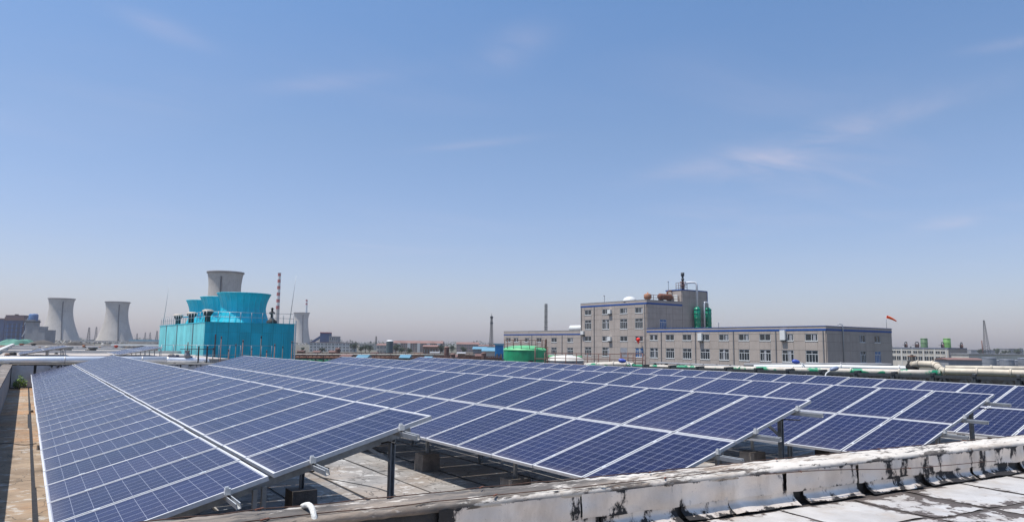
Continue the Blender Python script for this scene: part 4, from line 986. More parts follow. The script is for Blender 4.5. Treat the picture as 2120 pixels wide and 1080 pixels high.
# ------------------------------------------------------------------ tanks
def tank(px0, px1, ytop, d, lab, mat, roofmat, dome=.12, zb=GZ, group=None, rails=None, name='storage_tank'):
    c = gp((px0+px1)/2, d, zb); s = d/FPX; r = (px1-px0)*s/2; H = zat((px0+px1)/2, ytop, d)-zb
    t = thing(name, lab, 'tank', c, group=group)
    MB().lathe((0, 0, 0), [(r, 0), (r, H)], 40).build('shell', mat, t)
    MB().lathe((0, 0, 0), [(r+.05, H-.02), (r+.05, H+.06)]+[(r*math.cos(q*math.pi/16)*1.0+.03, H+.06+dome*r*2*math.sin(q*math.pi/16)) for q in range(0, 8)]+[(.02, H+.06+dome*r*2)], 40).build('roof', roofmat, t)
    for k in range(1, 4): MB().lathe((0, 0, H*k/4), [(r, 0), (r+.035, .0), (r+.035, .07), (r, .07)], 40).build('hoop', mat, t)
    return t, c, r, H
tt, c, r, H = tank(1043, 1130, 724, 88, 'bright green storage tank with a pale green domed roof', green_paint, green_pale, .10)
MB().box((-.35*r, -.98*r, H-1.6), (.5, .3, .8)).build('manhole', soot_vent, tt)
MB().beam((r*.93, -r*.45, 0), (r*.93, -r*.45, H+1.4), .12).beam((r*1.02, -r*.3, 0), (r*1.02, -r*.3, H+1.4), .12).build('ladder', brown_steel, tt)
rg = thing('tank_railing', 'brown railing around the top of the green tank', 'railing', c+V((0, 0, H)))
for k in range(16):
    a = 2*math.pi*k/16; MB().tube((r*.98*math.cos(a), r*.98*math.sin(a), .05), (r*.98*math.cos(a), r*.98*math.sin(a), 1.25), .035, seg=6).build('post', brown_steel, rg)
for hh in (.7, 1.22): MB().path([(r*.98*math.cos(2*math.pi*k/32), r*.98*math.sin(2*math.pi*k/32), hh) for k in range(33)], .03, 6, cap=False).build('rail_bar', brown_steel, rg)
tank(1133, 1208, 745, 84, 'low grey tank with a dirty white dome right of the green tank', tank_grey, tank_white, .13)
tank(800, 814, 706, 330, 'tall dark grey silo with a white cap in the middle distance', pm('slate_silo', (.07, .10, .11), .6), white_paint, .16, name='silo')
for i, (a, b, yt, d) in enumerate(((2034, 2059, 740, 165), (2057, 2073, 745, 172), (2070, 2096, 744, 168), (2092, 2112, 745, 175), (2109, 2140, 741, 168))):
    tank(a, b, yt, d, '%s grey tank from the left in the row at far right' % ORD[i], tank_grey, tank_grey, .03, group='grey tanks at far right')

# scaffold railings near the tanks, rusty
rail('pipe_gallery', [gp(1128, 80, -3.2), gp(1335, 74, -3.2)], 2.3, 'long rusty gallery railing in front of the centre block', mats=brown_steel, sp=1.25, r=.05, mids=3)
rail('pipe_gallery', [gp(1285, 70, -2.6), gp(1330, 68, -2.6)], 1.9, 'short rusty stair railing at the right end of the gallery', mats=brown_steel, sp=.8, r=.05, mids=3)
rail('platform_frame', [gp(1108, 84, -3.0), gp(1134, 83, -3.0)], 2.7, 'tall rust brown platform frame beside the green tank', mats=brown_steel, sp=1.4, r=.07, mids=1)
MB().path([gp(1133, 98, -1.6), gp(1205, 96, -1.6)], .16, 8).build('green_line', green_pale, None, 'thin pale green pipe behind the white domed tank', 'pipe')

# ------------------------------------------------------------------ pipe rack beyond the array roof
def paint_pipe():
    m = bpy.data.materials.new('patched_green_pipe'); m.use_nodes = True; t = m.node_tree; L = t.links.new; b = t.nodes['Principled BSDF']; b.inputs['Roughness'].default_value = .6
    tc = N(t, 'ShaderNodeTexCoord'); n = N(t, 'ShaderNodeTexNoise'); n.inputs['Scale'].default_value = .8; n.inputs['Detail'].default_value = 4; n.inputs['Roughness'].default_value = .65; L(tc.outputs['Object'], n.inputs['Vector'])
    sp = N(t, 'ShaderNodeSeparateXYZ'); L(tc.outputs['Object'], sp.inputs[0])
    ad = N(t, 'ShaderNodeMath', operation='MULTIPLY_ADD'); L(sp.outputs[2], ad.inputs[0]); ad.inputs[1].default_value = -.38; L(n.outputs[0], ad.inputs[2])
    r = N(t, 'ShaderNodeMapRange'); r.inputs[1].default_value = .47; r.inputs[2].default_value = .52; L(ad.outputs[0], r.inputs[0])
    n2 = N(t, 'ShaderNodeTexNoise'); n2.inputs['Scale'].default_value = 3; n2.inputs['Detail'].default_value = 6; L(tc.outputs['Object'], n2.inputs['Vector'])
    c0 = N(t, 'ShaderNodeMix', data_type='RGBA'); L(n2.outputs[0], c0.inputs[0]); c0.inputs[6].default_value = (.40, .33, .26, 1); c0.inputs[7].default_value = (.66, .62, .55, 1)
    c = N(t, 'ShaderNodeMix', data_type='RGBA'); L(r.outputs[0], c.inputs[0]); L(c0.outputs[2], c.inputs[6]); c.inputs[7].default_value = (.012, .24, .12, 1); L(c.outputs[2], b.inputs['Base Color'])
    return m
ppatch = paint_pipe()
def rack():
    P = lambda px, py, d: gp(px, d, zat(px, py, d))
    def pipe(name, pts, r, mat, lab):
        pts = [P(*p) if not isinstance(p, Vector) else p for p in pts]; o = pts[0]
        t = thing(name, lab, 'pipe', o); MB().path([p-o for p in pts], r, 16).build('pipe_run', mat, t)
        n = len(pts)
        for k in range(1, n-1, 1):
            p = pts[k]-o; d = (pts[min(k+1, n-1)]-pts[k-1]).normalized(); MB().tube(p-d*.05, p+d*.05, r+.035, seg=16).build('flange', mat, t)
        return t
    main = [(1305, 758, 48.5), (1420, 760, 46.6), (1530, 762, 44.8), (1640, 764, 43), (1760, 767, 41), (1860, 769, 39.5), (1945, 771, 38.2)]
    pipe('rack_pipe', main, .165, ppatch, 'long cream pipe with green paint patches along the rack')
    pipe('rack_pipe', [(1208, 760, 49.5), (1214, 755.5, 49.4), (1235, 754, 49), (1270, 753, 48.5), (1296, 753, 48.2), (1309, 755.5, 48), (1316, 762, 47.8)], .18, ppatch, 'raised green and white pipe loop at the left end of the rack')
    pipe('rack_pipe', [(1560, 758, 47), (1660, 758, 45.6), (1740, 758.5, 44), (1860, 761, 42), (1900, 762, 41.4)], .14, white_paint, 'thinner whitish pipe lying behind the patched green pipe')
    pipe('rack_pipe', [(1540, 754, 52), (1660, 754, 50), (1740, 753, 49), (1845, 754.5, 47)], .12, grey_mid, 'thin grey pipe farthest back on the rack')
    pipe('rack_pipe', [(1884, 757, 41), (1890, 753, 40.6), (1900, 752, 40.2), (1930, 753, 39.6), (1938, 756, 39.2), (1946, 764, 38.6), (1952, 767, 38.2), (2020, 768.5, 37.4), (2090, 770.5, 36.4), (2190, 773, 35)], .18, beige_pipe, 'thick beige pipe rising in a bend then running out at right')
    pipe('rack_pipe', [(1955, 760, 44), (2050, 761, 43), (2180, 763, 41)], .15, beige_pipe, 'thin beige pipe behind the thick beige one')
    # truss deck under the pipes
    t = thing('pipe_rack', 'dark steel truss rack carrying the long pipes behind the solar rows', 'pipe rack', gp(1305, 48.5, GZ)); o = V(t.location)
    ends = [gp(1290, 48.8), gp(2200, 34.6)]
    dirv = (ends[1]-ends[0]); L = dirv.length; dirv.normalize(); side = V((-dirv.y, dirv.x, 0))
    n = 26; zt = -1.40; zb = -2.2
    for sgn in (-.55, 1.4):
        for z in (zt, zb):
            a, b = ends[0]+side*sgn, ends[1]+side*sgn; MB().beam(V((a.x, a.y, z))-o, V((b.x, b.y, z))-o, .12, .14).build('chord', steel_dark, t)
        for i in range(n):
            p = ends[0]+dirv*(L*i/n)+side*sgn; q = ends[0]+dirv*(L*(i+.5)/n)+side*sgn; w = ends[0]+dirv*(L*(i+1)/n)+side*sgn
            MB().beam(V((p.x, p.y, zb))-o, V((q.x, q.y, zt))-o, .10).beam(V((q.x, q.y, zt))-o, V((w.x, w.y, zb))-o, .10).build('diagonal', steel_dark, t)
    for i in range(0, n+1, 2):
        p = ends[0]+dirv*(L*i/n)
        for sgn in (-.55, 1.4):
            q = p+side*sgn; MB().beam(V((q.x, q.y, GZ))-o, V((q.x, q.y, zt))-o, .2).build('column', steel_dark, t)
        a, b = p-side*.7, p+side*1.6; MB().beam(V((a.x, a.y, zt+.1))-o, V((b.x, b.y, zt+.1))-o, .14).build('cross_beam', steel_dark, t)
    a, b = ends[0]+side*1.9, ends[1]+side*1.9; MB().beam(V((a.x, a.y, -1.95))-o, V((b.x, b.y, -1.95))-o, .5, 1.05).build('cable_tray', pm('dark_cable', (.028, .03, .034), .8, 0, .5, 2), t)
    # lower pipes inside the rack
    for k, (z, s, m, lab) in enumerate(((-2.2, .1, green_paint, 'green pipe slung low inside the rack'), (-2.35, .6, rust, 'rusty pipe slung low inside the rack'), (-2.15, 1.0, grey_mid, 'grey pipe slung low inside the rack'))):
        a, b = ends[0]+side*s, ends[1]+side*s; MB().path([V((a.x, a.y, z)), V((b.x, b.y, z))], .11, 10).build('rack_pipe', m, None, lab, 'pipe')
    # valve cluster on the bend
    t = thing('valve', 'dark rusty valve at the start of the thick beige pipe', 'valve', P(1887, 757, 40.8)); MB().lathe((0, 0, -.3), [(.0, 0), (.3, .02), (.36, .3), (.24, .5), (.26, .62), (.1, .66), (.08, .95), (0, .97)], 14).build('body', soot_vent, t); MB().path([(.2*math.cos(k*.5236), .2*math.sin(k*.5236), .58) for k in range(13)], .025, 6, cap=False).build('handwheel', rust, t)
    # gooseneck lamps
    for (px, py, d, hx, lab, s) in ((1700, 790, 30, 1, 'white gooseneck lamp with grey head nearest the solar rows', 1), (1668, 770, 43, -1, 'blue headed gooseneck lamp before the right wing', .8), (1309, 762, 44, -1, 'blue headed gooseneck lamp over the green pipe loop', .8)):
        b = gp(px, d, ROOF-.4 if d < 35 else -2.0); zt = zat(px, 764 if d < 35 else (749 if px > 1500 else 747), d); h = zt-b.z
        rv = R0*hx; q = thing('gooseneck_lamp', lab, 'lamp', b)
        w = (.62 if d < 35 else .75)
        MB().path([V((0, 0, 0)), V((0, 0, h*.45)), rv*.06*w+V((0, 0, h*.7)), rv*.28*w+V((0, 0, h*.92)), rv*.6*w+V((0, 0, h*1.0))], .028 if d < 35 else .04, 8).build('pole', white_paint, q)
        mb = MB(); a = rv*.52*w+V((0, 0, h*1.0)); e = rv*1.15*w+V((0, 0, h*1.06)); mb.path([a, a+(e-a)*.15, a+(e-a)*.5, a+(e-a)*.85, e], [.03, .07, .10, .08, .02] if d < 35 else [.04, .1, .14, .12, .03], 12)
        mb.build('lamp_head', pm('lamp_grey', (.22, .26, .36), .5) if d < 35 else pm('lamp_blue', (.05, .09, .4), .5), q)
    # low shelter roof before the right wing
    t = thing('shelter', 'low dark framed shelter in front of the right wing windows', 'shelter', gp(1355, 66, GZ)); o = V(t.location)
    a, b = gp(1355, 66), gp(1570, 58); z = zat(1400, 750.5, 64); dv = (b-a)
    MB().beam(V((a.x, a.y, z))-o, V((b.x, b.y, z-.1))-o, 1.6, .08).build('roof_sheet', grey_mid, t)
    for k in range(9):
        p = a+dv*k/8; MB().beam(V((p.x, p.y, GZ))-o, V((p.x, p.y, z))-o, .12).build('post', steel_dark, t)
        if k < 8:
            q = a+dv*(k+.5)/8; MB().beam(V((p.x, p.y, z))-o, V((q.x, q.y, z-.7))-o, .07).beam(V((q.x, q.y, z-.7))-o, V(((a+dv*(k+1)/8).x, (a+dv*(k+1)/8).y, z))-o, .07).build('truss_web', steel_dark, t)
rack()

# ------------------------------------------------------------------ roofs and plant beyond the far edge, at left
def second_roof():
    base = MB().bb(-1.9, 13.6, 59.6, 180, GZ, -1.42).build('neighbour_roof', pm('pale_roof', (.42, .38, .35), .9, 0, .25, .8, col2=(.50, .42, .36)), kind='structure')
    t = thing('parapet_wall', 'navy capped parapet of the roof behind the silver pipe', 'wall', (0, 59.3, -2.3))
    MB().bb(-1.9, 10.6, 0, .28, -4, .95).build('wall_core', grey_mid, t); MB().bb(-2.0, 10.7, -.06, .36, .95, 1.10).build('coping', navy, t)
    t = thing('parapet_wall', 'white side wall at the left of the roof behind the silver pipe', 'wall', (-1.9, 59.7, -2.3)); MB().bb(-.35, 0, .1, 118, -.2, 1.15).build('wall_core', white_render, t); MB().bb(-.4, .05, .08, 118.05, 1.15, 1.22).build('coping', white_render, t)
    for i, (xh, lab) in enumerate(((2.85, 'left tilted solar table on the roof beyond the silver pipe'), (9.6, 'right tilted solar table on the roof beyond the silver pipe'))):
        y0, n, tl = 66, 10, rad(11); c_, s_ = math.cos(tl), math.sin(tl)
        t = thing('solar_array', lab, 'solar array', (xh-1.5, y0, -1.42), group='tilted solar tables on the roof beyond the silver pipe')
        rotm = Matrix(((0, c_, -s_), (-1, 0, 0), (0, s_, c_)))
        for a in range(n):
            for k in range(2):
                q = put('solar_panel', ME_G, t); mm = rotm.to_4x4(); mm.translation = V((1.5-(2-k)*(PL+.02)*c_, (a+1)*PP, 0.80-(2-k)*(PL+.02)*s_)); q.matrix_local = mm; put('panel_frame', ME_F, q)
        for a in range(0, n, 3):
            MB().beam((1.3, a*PP+.3, 0), (1.3, a*PP+.3, .72), .06).build('rear_post', galv, t); MB().beam((-1.2, a*PP+.3, 0), (-1.2, a*PP+.3, .24), .06).build('front_post', galv, t)
            MB().beam((-1.6, a*PP+.3, .14), (1.4, a*PP+.3, .72), .05).build('rafter', galv, t)
            MB().beam((.2, a*PP+.3, 0), (.2, a*PP+.3, .50), .05).build('middle_post', galv, t)
    rr = random.Random(21)
    word = ['rusty', 'dark', 'pale', 'brown', 'grey', 'orange', 'black', 'buff', 'red', 'dull', 'sooty', 'tan']
    kinds = [rust, soot_vent, cream, brown_steel, grey_mid, MATS['orange_rust'], steel_dark, tank_white, red_paint, grey_mid, soot_vent, cream]
    for i in range(12):
        px = 50+i*24+rr.uniform(-6, 6); d = rr.uniform(72, 140); p = gp(px, d, -1.42)
        if p.y < 60.5 or p.x > 13.2: continue
        t = thing('roof_vent', '%s roof vent, %s from the left among the vents beyond the silver pipe' % (word[i], ORD[i]), 'roof vent', p, group='vents on the roof beyond the silver pipe')
        w = rr.uniform(.18, .4); h = rr.uniform(.35, .7)
        MB().lathe((0, 0, 0), [(w, 0), (w*.8, h*.6), (w*1.2, h*.7), (w*1.2, h), (0, h*1.1)], 10).build('stack', kinds[i], t); MB().box((0, 0, .06), (w*2.6, w*2.6, .14)).build('curb', concrete_block, t)
    # low white curbs on that roof
    for i, y in enumerate((84, 110, 140)):
        MB().bb(-1.8, 14, y, y+.5, -1.418, -1.15).build('roof_curb', white_render, None, '%s white upstand across the roof beyond the silver pipe, counted from the near edge' % ORD[i], 'upstand')
    for i in range(26):
        q = V((rr.uniform(-1.2, 13.5), rr.uniform(64, 150), -1.42)); t = thing('ballast_stone', 'small ballast stone among the litter on the pale roof beyond the silver pipe', 'stone', q, rr.uniform(0, 3), group='stones littering the pale roof beyond the silver pipe')
        w = rr.uniform(.12, .3); MB().lathe((0, 0, 0), [(w, 0), (w*.9, w*.7), (w*.5, w*1.0), (0, w*1.05)], 7, smooth=False).build('lump', rr.choice((concrete_block, soot_vent, brick_brown)), t)
    # brown ribbed roof at the far left
    t = thing('shed', 'low shed with brown ribbed roof at the left edge beyond the silver pipe', 'shed', (-9, 58, GZ))
    MB().bb(-6, 6.2, 0, 100, 0, 5.0).build('wall', brick_brown, t)
    mb = MB()
    for k in range(100): mb.bb(-6.3, 6.4, k*1.0, k*1.0+.6, 5.0, 5.24)
    mb.bb(-6.3, 6.4, -.2, 100.2, 4.96, 5.13); mb.build('roof', pm('brown_ribbed', (.24, .16, .12), .9, 0, .3, .8), t)
second_roof()

def mound(px0, px1, ytop, d, mat, lab, name='earth_mound', cat='mound', seed=0, depth=30):
    rr = random.Random(seed); a, b = gp(px0, d, GZ), gp(px1, d, GZ); zt = zat((px0+px1)/2, ytop, d); n, m = 40, 8
    t = thing(name, lab, cat, a); vs = []
    ph = [rr.uniform(0, 6) for _ in range(6)]
    dv = (a.xy.normalized()).to_3d() if False else V((Fh.x, Fh.y, 0))
    for j in range(m+1):
        for i in range(n+1):
            u, v = i/n, j/m; env = min(1, 6*u, 6*(1-u))
            h = (zt-GZ)*env*math.sin(math.pi*v)**.7*(.78+.14*math.sin(9*u+ph[0])+.10*math.sin(23*u+ph[1]+2*v)+rr.uniform(-.05, .05))
            p = a+(b-a)*u+dv*(v-.5)*depth; vs.append((p.x-a.x, p.y-a.y, h))
    MB().add(vs, [(j*(n+1)+i, j*(n+1)+i+1, (j+1)*(n+1)+i+1, (j+1)*(n+1)+i) for j in range(m) for i in range(n)], True).build('heap', mat, t)
mound(-60, 72, 698.5, 330, net_green, 'earth bank under green dust netting at far left', seed=1, name='netted_mound')
mound(50, 175, 703, 300, mound_mat, 'bare earth mound below the left cooling tower', seed=2)
mound(140, 345, 707, 360, mound_mat, 'long low earth bank below the right cooling tower', seed=3)
def box_building(px0, px1, ytop, d, lab, wall, roof=None, cat='building', name='factory_building', rh=.0, bays=0, storeys=0, dep=None, zb=GZ, glass=None, overhang=.3, win=(.55, .5)):
    """block whose front spans px0..px1 at depth d, turned like the plant grid"""
    a, b = gp(px0, d, zb), gp(px1, d, zb); t = thing(name, lab, cat, a); ang = math.atan2(b.y-a.y, b.x-a.x); t.rotation_euler = (0, 0, ang)
    Wd = (b-a).length; H = zat((px0+px1)/2, ytop, d)-zb; D_ = dep or Wd*.4
    MB().bb(0, Wd, 0, D_, 0, H).build('wall', wall, t)
    if rh:
        mb = MB(); o = overhang; vs = [(-o, -o, H), (Wd+o, -o, H), (Wd+o, D_+o, H), (-o, D_+o, H), (-o, D_/2, H+rh), (Wd+o, D_/2, H+rh)]
        mb.add(vs, [(0, 1, 5, 4), (2, 3, 4, 5), (0, 4, 3), (1, 2, 5), (0, 3, 2, 1)]); mb.build('roof', roof or red_roof, t)
    else: MB().bb(-.2, Wd+.2, -.2, D_+.2, H, H+max(.3, H*.04)).build('roof', roof or grey_mid, t)
    for i in range(bays):
        for j in range(storeys):
            bw, sh = Wd/bays, H/storeys; x = bw*(i+.5); z = sh*(j+.5)
            w = MB().bb(x-bw*win[0]/2, x+bw*win[0]/2, -.12, .02, z-sh*win[1]/2, z+sh*win[1]/2).build('window', glass or glass_dark, t)
            MB().bb(x-.06*bw, x+.06*bw, -.2, -.121, z-sh*win[1]/2, z+sh*win[1]/2).build('window_frame', pvc, w)
    return t, Wd, H, D_
# boiler house group at the far left
t, w, H, D_ = box_building(8, 45, 655, 700, 'dark blue boiler house with a brown top at far left', ind_blue, brown_steel, dep=20)
MB().bb(-.6, w+.6, -.6, D_+.6, H-4, H-.5).build('top_gallery', brown_steel, t); MB().box((w*.4, 5, H+1.2), (2.5, 2.5, 2)).build('roof_fan', steel_dark, t)
for k in range(5): MB().bb(w*.05, w*.95, -.7, -.05, H*(.15+.14*k), H*(.15+.14*k)+.5).build('gallery', steel_dark, t)
for k in range(4): MB().bb(w*(.12+.25*k), w*(.2+.25*k), -.3, -.02, H*.1, H*.75).build('blue_panel', pm('bright_blue_panel', (.05, .13, .3), .7), t)
box_building(-40, 5, 661, 720, 'blue boiler house cut off by the left picture edge', ind_blue, brown_steel, dep=20)
t, w, H, D_ = box_building(50, 67, 664, 680, 'slim grey concrete tower carrying a blue drum', grey_mid, dep=9)
MB().lathe((w/2+.5, 4, H), [(4.0, 0), (4.0, 5.5), (3.2, 6.6), (0, 6.9)], 20).build('blue_drum', pm('drum_blue', (.04, .12, .28), .6), t)
MB().box((w/2, 4, H-1), (w+2, 10, 1)).build('gallery', steel_dark, t)
box_building(66, 78, 677, 678, 'middle height grey block stepping down from the drum tower', grey_mid, dep=14)
box_building(78, 92, 684, 676, 'lowest grey block stepping down towards the left cooling tower', grey_mid, dep=16)
t = thing('conveyor', 'pale stair conveyor between the boiler house and the drum tower', 'conveyor', gp(45, 690, GZ))
MB().beam((0, 0, 8), (4.5, 0, 20), 1.0).beam((0, 0, 18), (4.0, 0, 27), .8).build('flight', white_paint, t); MB().beam((.5, 0, 0), (.5, 0, 26), .8).beam((4, 0, 0), (4, 0, 28), .8).build('column', brown_steel, t)
# long pipeways near the horizon
def pipeway(px0, px1, y0, y1, d0, d1, th, mat, lab, legs=12):
    a, b = gp(px0, d0, zat(px0, y0, d0)), gp(px1, d1, zat(px1, y1, d1)); t = thing('pipeway', lab, 'pipeway', (a.x, a.y, GZ)); o = V(t.location)
    MB().beam(a-o, b-o, th, th).build('trunk', mat, t)
    MB().beam(a-o+V((0, 0, -th*1.4)), b-o+V((0, 0, -th*1.4)), th*.6, th*.4).build('lower_beam', steel_dark, t)
    for k in range(legs+1):
        p = a+(b-a)*k/legs-o; MB().beam((p.x, p.y, 0), (p.x, p.y, p.z-th/2), th*.3).build('leg', grey_mid, t)
pipeway(150, 345, 705.5, 707.5, 600, 560, 1.1, grey_mid, 'grey elevated pipeway below the right cooling tower')
pipeway(268, 345, 704, 704.5, 700, 690, 1.3, sky_blue_roof, 'light blue elevated conveyor left of the turquoise tower')
pipeway(232, 345, 713, 714, 330, 320, .8, white_paint, 'white elevated pipe crossing low left of the turquoise tower')
def truss_way(px0, px1, y0, y1, d, hgt, mat, lab, n=40, pipes=()):
    a, b = gp(px0, d, zat(px0, y0, d)), gp(px1, d, zat(px1, y1, d)); t = thing('pipe_bridge', lab, 'pipe bridge', (a.x, a.y, GZ)); o = V(t.location); dz = V((0, 0, -hgt))
    for q in (V(), dz): MB().beam(a-o+q, b-o+q, .14, .14).build('chord', mat, t)
    for k in range(n):
        p, q, w = a+(b-a)*k/n-o, a+(b-a)*(k+.5)/n-o, a+(b-a)*(k+1)/n-o
        MB().beam(p+dz, q, .09).beam(q, w+dz, .09).build('diagonal', mat, t)
        if k % 4 == 0: MB().beam((p.x, p.y, 0), p, .2).build('column', mat, t)
    for k, (h, r, m) in enumerate(pipes): MB().tube(a-o+V((0, 0, -hgt*h)), b-o+V((0, 0, -hgt*h)), r, seg=8).build('pipe', m, t)
truss_way(598, 1052, 729.5, 731, 170, 1.0, brown_steel, 'farther brown truss bridge crossing the yard right of the turquoise tower', 60, ((.3, .14, cream), (.6, .12, rust), (.9, .16, brick_brown)))
truss_way(600, 1040, 735, 737, 120, .9, brown_steel, 'middle brown truss bridge crossing the yard behind the solar rows', 50, ((.35, .12, rust), (.7, .14, tank_white), (1.0, .12, rust)))
truss_way(604, 1045, 741, 743.5, 84, .55, steel_dark, 'nearest dark truss bridge crossing the yard behind the solar rows', 56, ((.5, .08, rust), (1.1, .2, green_paint)))
t = thing('green_wall', 'long dark green sheet wall low behind the second and third solar rows', 'wall', gp(604, 74, GZ)); a_, b_ = gp(604, 74), gp(985, 74)
MB().beam(V((0, 0, 2.2)), V((b_.x-a_.x, b_.y-a_.y, 2.2)), .12, 4.6+2*(zat(790, 744.5, 74)-GZ-4.5)).build('sheet', green_paint, t)
for k_ in range(24): MB().beam(V(((b_.x-a_.x)*k_/23, (b_.y-a_.y)*k_/23-.12, 0)), V(((b_.x-a_.x)*k_/23, (b_.y-a_.y)*k_/23-.12, zat(790, 741, 74)-GZ)), .07).build('post', steel_dark, t)

# ------------------------------------------------------------------ middle distance town and yard
box_building(641, 731, 709, 480, 'long white works building with red roof edge right of the small cooling tower', white_render, red_roof, bays=12, storeys=3, dep=12)
t, w, H, D_ = box_building(662, 681, 689, 640, 'dark blue coal bunker with a flat red top', ind_blue, red_paint, dep=9); MB().beam((-10, 2, H*.3), (0, 2, H*.75), 2).build('conveyor', ind_blue, t)
box_building(681, 700, 697, 640, 'grey annexe right of the dark blue coal bunker', grey_mid, dep=8, bays=2, storeys=3)
box_building(744, 775, 712, 620, 'hazy pale block among trees left of the dark silo', cream, bays=6, storeys=3, dep=10)
box_building(780, 800, 714, 420, 'small cream house touching the dark silo', cream, red_roof, bays=3, storeys=2, rh=1.0, dep=8)
t, w, H, D_ = box_building(814, 916, 710, 520, 'long brown apartment row with reddish roof right of the dark silo', pm('apartment_tan', (.36, .27, .23), .9, 0, .15, .1), red_roof, bays=14, storeys=4, dep=11, rh=1.8)
for k in range(5): MB().bb(w*(.09+.2*k), w*(.15+.2*k), -.4, -.02, 0, H).build('stair_bay', white_render, t)
box_building(876, 905, 717, 330, 'low brown brick workshop in front of the apartment row', brick_brown, red_roof, rh=.8, dep=9, bays=5, storeys=1)
box_building(945, 991, 712, 560, 'short apartment row with red roof left of the antenna mast', pm('apartment_rose', (.40, .30, .27), .9, 0, .15, .1), red_roof, bays=9, storeys=3, dep=10, rh=1.6)
box_building(991, 1024, 716, 480, 'faint brown sheds by the foot of the antenna mast', brick_brown, red_roof, rh=.8, dep=9)
box_building(1025, 1042, 714, 130, 'bright blue sheet cabin left of the green tank', pm('cabin_blue', (.02, .22, .5), .6), sky_blue_roof, dep=4, bays=2, storeys=1, cat='cabin', name='cabin')
box_building(1000, 1040, 726, 150, 'shed with light blue sheet roof left of the green tank', cream, sky_blue_roof, rh=.8, dep=6, name='shed', cat='shed', bays=4, storeys=1)
box_building(980, 1006, 722, 210, 'shed with pale blue roof below the antenna mast', grey_mid, sky_blue_roof, rh=.7, dep=7, name='shed', cat='shed', bays=4, storeys=1)
box_building(2005, 2130, 734, 200, 'long low beige wall building behind the grey tanks', cream, grey_mid, dep=8)
box_building(2010, 2060, 724.5, 900, 'faint low works on the horizon left of the derrick foot', grey_mid, dep=20)
box_building(2088, 2118, 722, 800, 'faint plant block on the horizon at far right', grey_mid, dep=20, bays=5, storeys=2)
box_building(1962, 2036, 744, 190, 'low brown roofed store left of the grey tanks', grey_mid, red_roof, rh=.5, dep=6)
rr = random.Random(33)
# yard clutter between the solar rows and the town
CL = [(622, 726, 230, 'rust'), (655, 728, 210, 'cream'), (690, 728, 190, 'rust'), (716, 737, 100, 'white'), (750, 739, 98, 'blue'), (775, 731, 180, 'grey'), (838, 739.5, 100, 'blue'), (866, 733, 170, 'rust'), (886, 740, 98, 'blue'), (900, 730, 190, 'cream'), (955, 731, 150, 'rust'), (940, 738, 110, 'grey'), (970, 733, 170, 'cream'), (992, 736, 130, 'rust')]
cm = dict(blue=sky_blue_roof, cream=tank_white, rust=brick_brown, white=white_render, grey=grey_mid)
cw = dict(blue='blue sheeted', cream='cream', rust='rust red', white='white', grey='grey')
for i, (px, yt, d, k) in enumerate(CL):
    w = rr.uniform(3.5, 8)
    t, w_, H, D_ = box_building(px-w, px+w, yt, d, '%s yard shed, %s from the left in the yard behind the solar rows' % (cw[k], ORD[i]), cm[k], (sky_blue_roof if k == 'blue' else rr.choice((grey_mid, brick_brown, brown_steel))), rh=rr.uniform(.2, .45), dep=3, name='yard_shed', cat='shed', bays=rr.choice((3, 4)), storeys=1, win=(.5, .35))
wd = ['squat', 'slim', 'tall', 'stubby']
for i, (px, yt, d) in enumerate(((925, 719, 160), (938, 733, 105), (1002, 731, 115), (700, 722, 190))):
    tank(px-5, px+5, yt, d, '%s brown process vessel, %s of the four in the yard behind the solar rows' % (wd[i], ORD[i]), brown_steel, brown_steel, .2, name='process_vessel', group='brown vessels in the yard')
# trees
def tree_mesh(seed):
    q = random.Random(seed); mb = MB(); blobs = [(V((q.gauss(0, .8), q.gauss(0, .8), 3.2+q.uniform(-.9, 1.5))), q.uniform(.7, 1.3)) for _ in range(9)]
    for c, r in blobs:
        for _ in range(75):
            d = V((q.gauss(0, 1), q.gauss(0, 1), q.gauss(0, 1))).normalized()*r*q.uniform(.5, 1.05); p = c+d; n = V((q.gauss(0, 1), q.gauss(0, 1), q.gauss(0, 1))).normalized(); u = n.orthogonal().normalized()*q.uniform(.12, .26); w = n.cross(u)*1.2
            mb.add([p-u, p+w*.8, p+u, p-w*.8], [(0, 1, 2, 3)])
    tr = MB().path([(0, 0, 0), (.05, 0, 1.2), (0, .1, 2.4), (.1, 0, 3.4)], [.22, .17, .12, .05], 7)
    for k in range(4): a = k*1.6; tr.path([(0, 0, 1.7+.2*k), (.5*math.cos(a), .5*math.sin(a), 2.5+.2*k), (1.0*math.cos(a), 1.0*math.sin(a), 3.2+.2*k)], [.09, .06, .03], 5)
    return mb.mesh('crown', leaf_mat), tr.mesh('trunk', trunk_mat)
TM = [tree_mesh(s) for s in (1, 2, 3)]
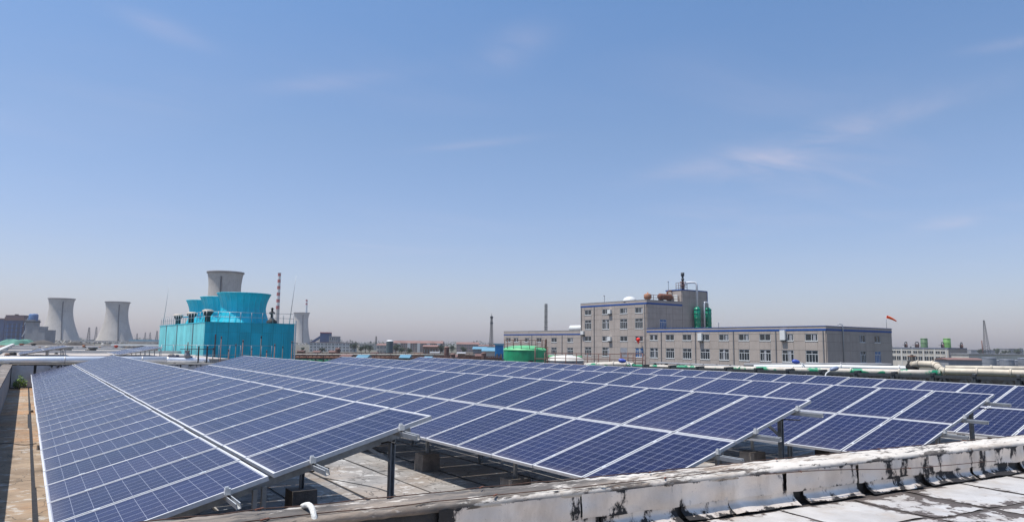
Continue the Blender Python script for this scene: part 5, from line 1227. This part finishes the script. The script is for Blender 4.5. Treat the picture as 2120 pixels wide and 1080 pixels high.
TR = [(628, 720, 420, 'at the foot of the small distant cooling tower'), (668, 719, 400, 'before the long white works building'), (735, 711, 480, 'at the right end of the white works building'), (748, 717, 430, 'low under the hazy pale block'), (757, 713, 450, 'tallest before the hazy pale block'), (765, 716, 430, 'at the right of the hazy pale block'), (820, 713, 420, 'just right of the dark silo'), (832, 718, 380, 'before the left end of the brown apartment row'), (846, 721, 360, 'lowest before the brown apartment row'), (912, 715, 420, 'at the right end of the brown apartment row'), (924, 718, 430, 'next right of the brown apartment row'), (936, 716, 480, 'midway between the two apartment rows'), (960, 718, 420, 'before the short apartment row'), (1010, 719, 400, 'left of the antenna mast foot'), (2030, 723, 700, 'left of the derrick foot'), (2066, 722, 760, 'right of the derrick foot'), (2080, 724, 700, 'farther right of the derrick above the grey tanks'), (2108, 723, 720, 'near the right picture edge'), (166, 705, 640, 'between the two far left cooling towers'), (60, 704, 420, 'behind the green netted bank')]
for i, (px, yt, d, wh) in enumerate(TR):
    p = gp(px, d, GZ); h = max(3.0, zat(px, yt, d)-GZ); t = thing('tree', 'small dark tree '+wh, 'tree', p, rr.uniform(0, 6), group='small distant trees')
    cr, tk = TM[i % 3]; s = h/5.0
    for nm, me in (('trunk', tk), ('crown', cr)): o = put(nm, me, t); o.scale = (s*1.15, s*1.15, s)
# far tree belt on the horizon
def belt():
    q = random.Random(9); mb = MB()
    for i in range(9000):
        px = q.uniform(-150, 2270); d = q.uniform(1500, 2600); p = gp(px, d, GZ+q.random()**1.6*(6+3*math.sin(px*.021)+2*math.sin(px*.09)+3)); s = q.uniform(1.0, 2.6)
        n = V((q.gauss(0, 1), q.gauss(0, 1), q.gauss(0, 1))).normalized(); u = n.orthogonal().normalized()*s; w = n.cross(u); mb.add([p-u, p+w, p+u, p-w], [(0, 1, 2, 3)])
    mb.build('far_woods', leaf_mat, None, 'thin dark belt of trees along the whole horizon', 'woods', kind='stuff')
belt()

# ------------------------------------------------------------------ hazy air
def haze():
    m = bpy.data.materials.new('haze_air'); m.use_nodes = True; t = m.node_tree; t.nodes.clear()
    o = N(t, 'ShaderNodeOutputMaterial'); v = N(t, 'ShaderNodeVolumePrincipled'); v.inputs['Color'].default_value = (.95, .93, 1.0, 1); v.inputs['Density'].default_value = 1.4e-4; v.inputs['Anisotropy'].default_value = .2
    t.links.new(v.outputs[0], o.inputs['Volume'])
    MB().bb(-3000, 3000, -600, 3000, GZ-1, 110).build('haze', m, None, kind='stuff')
haze()
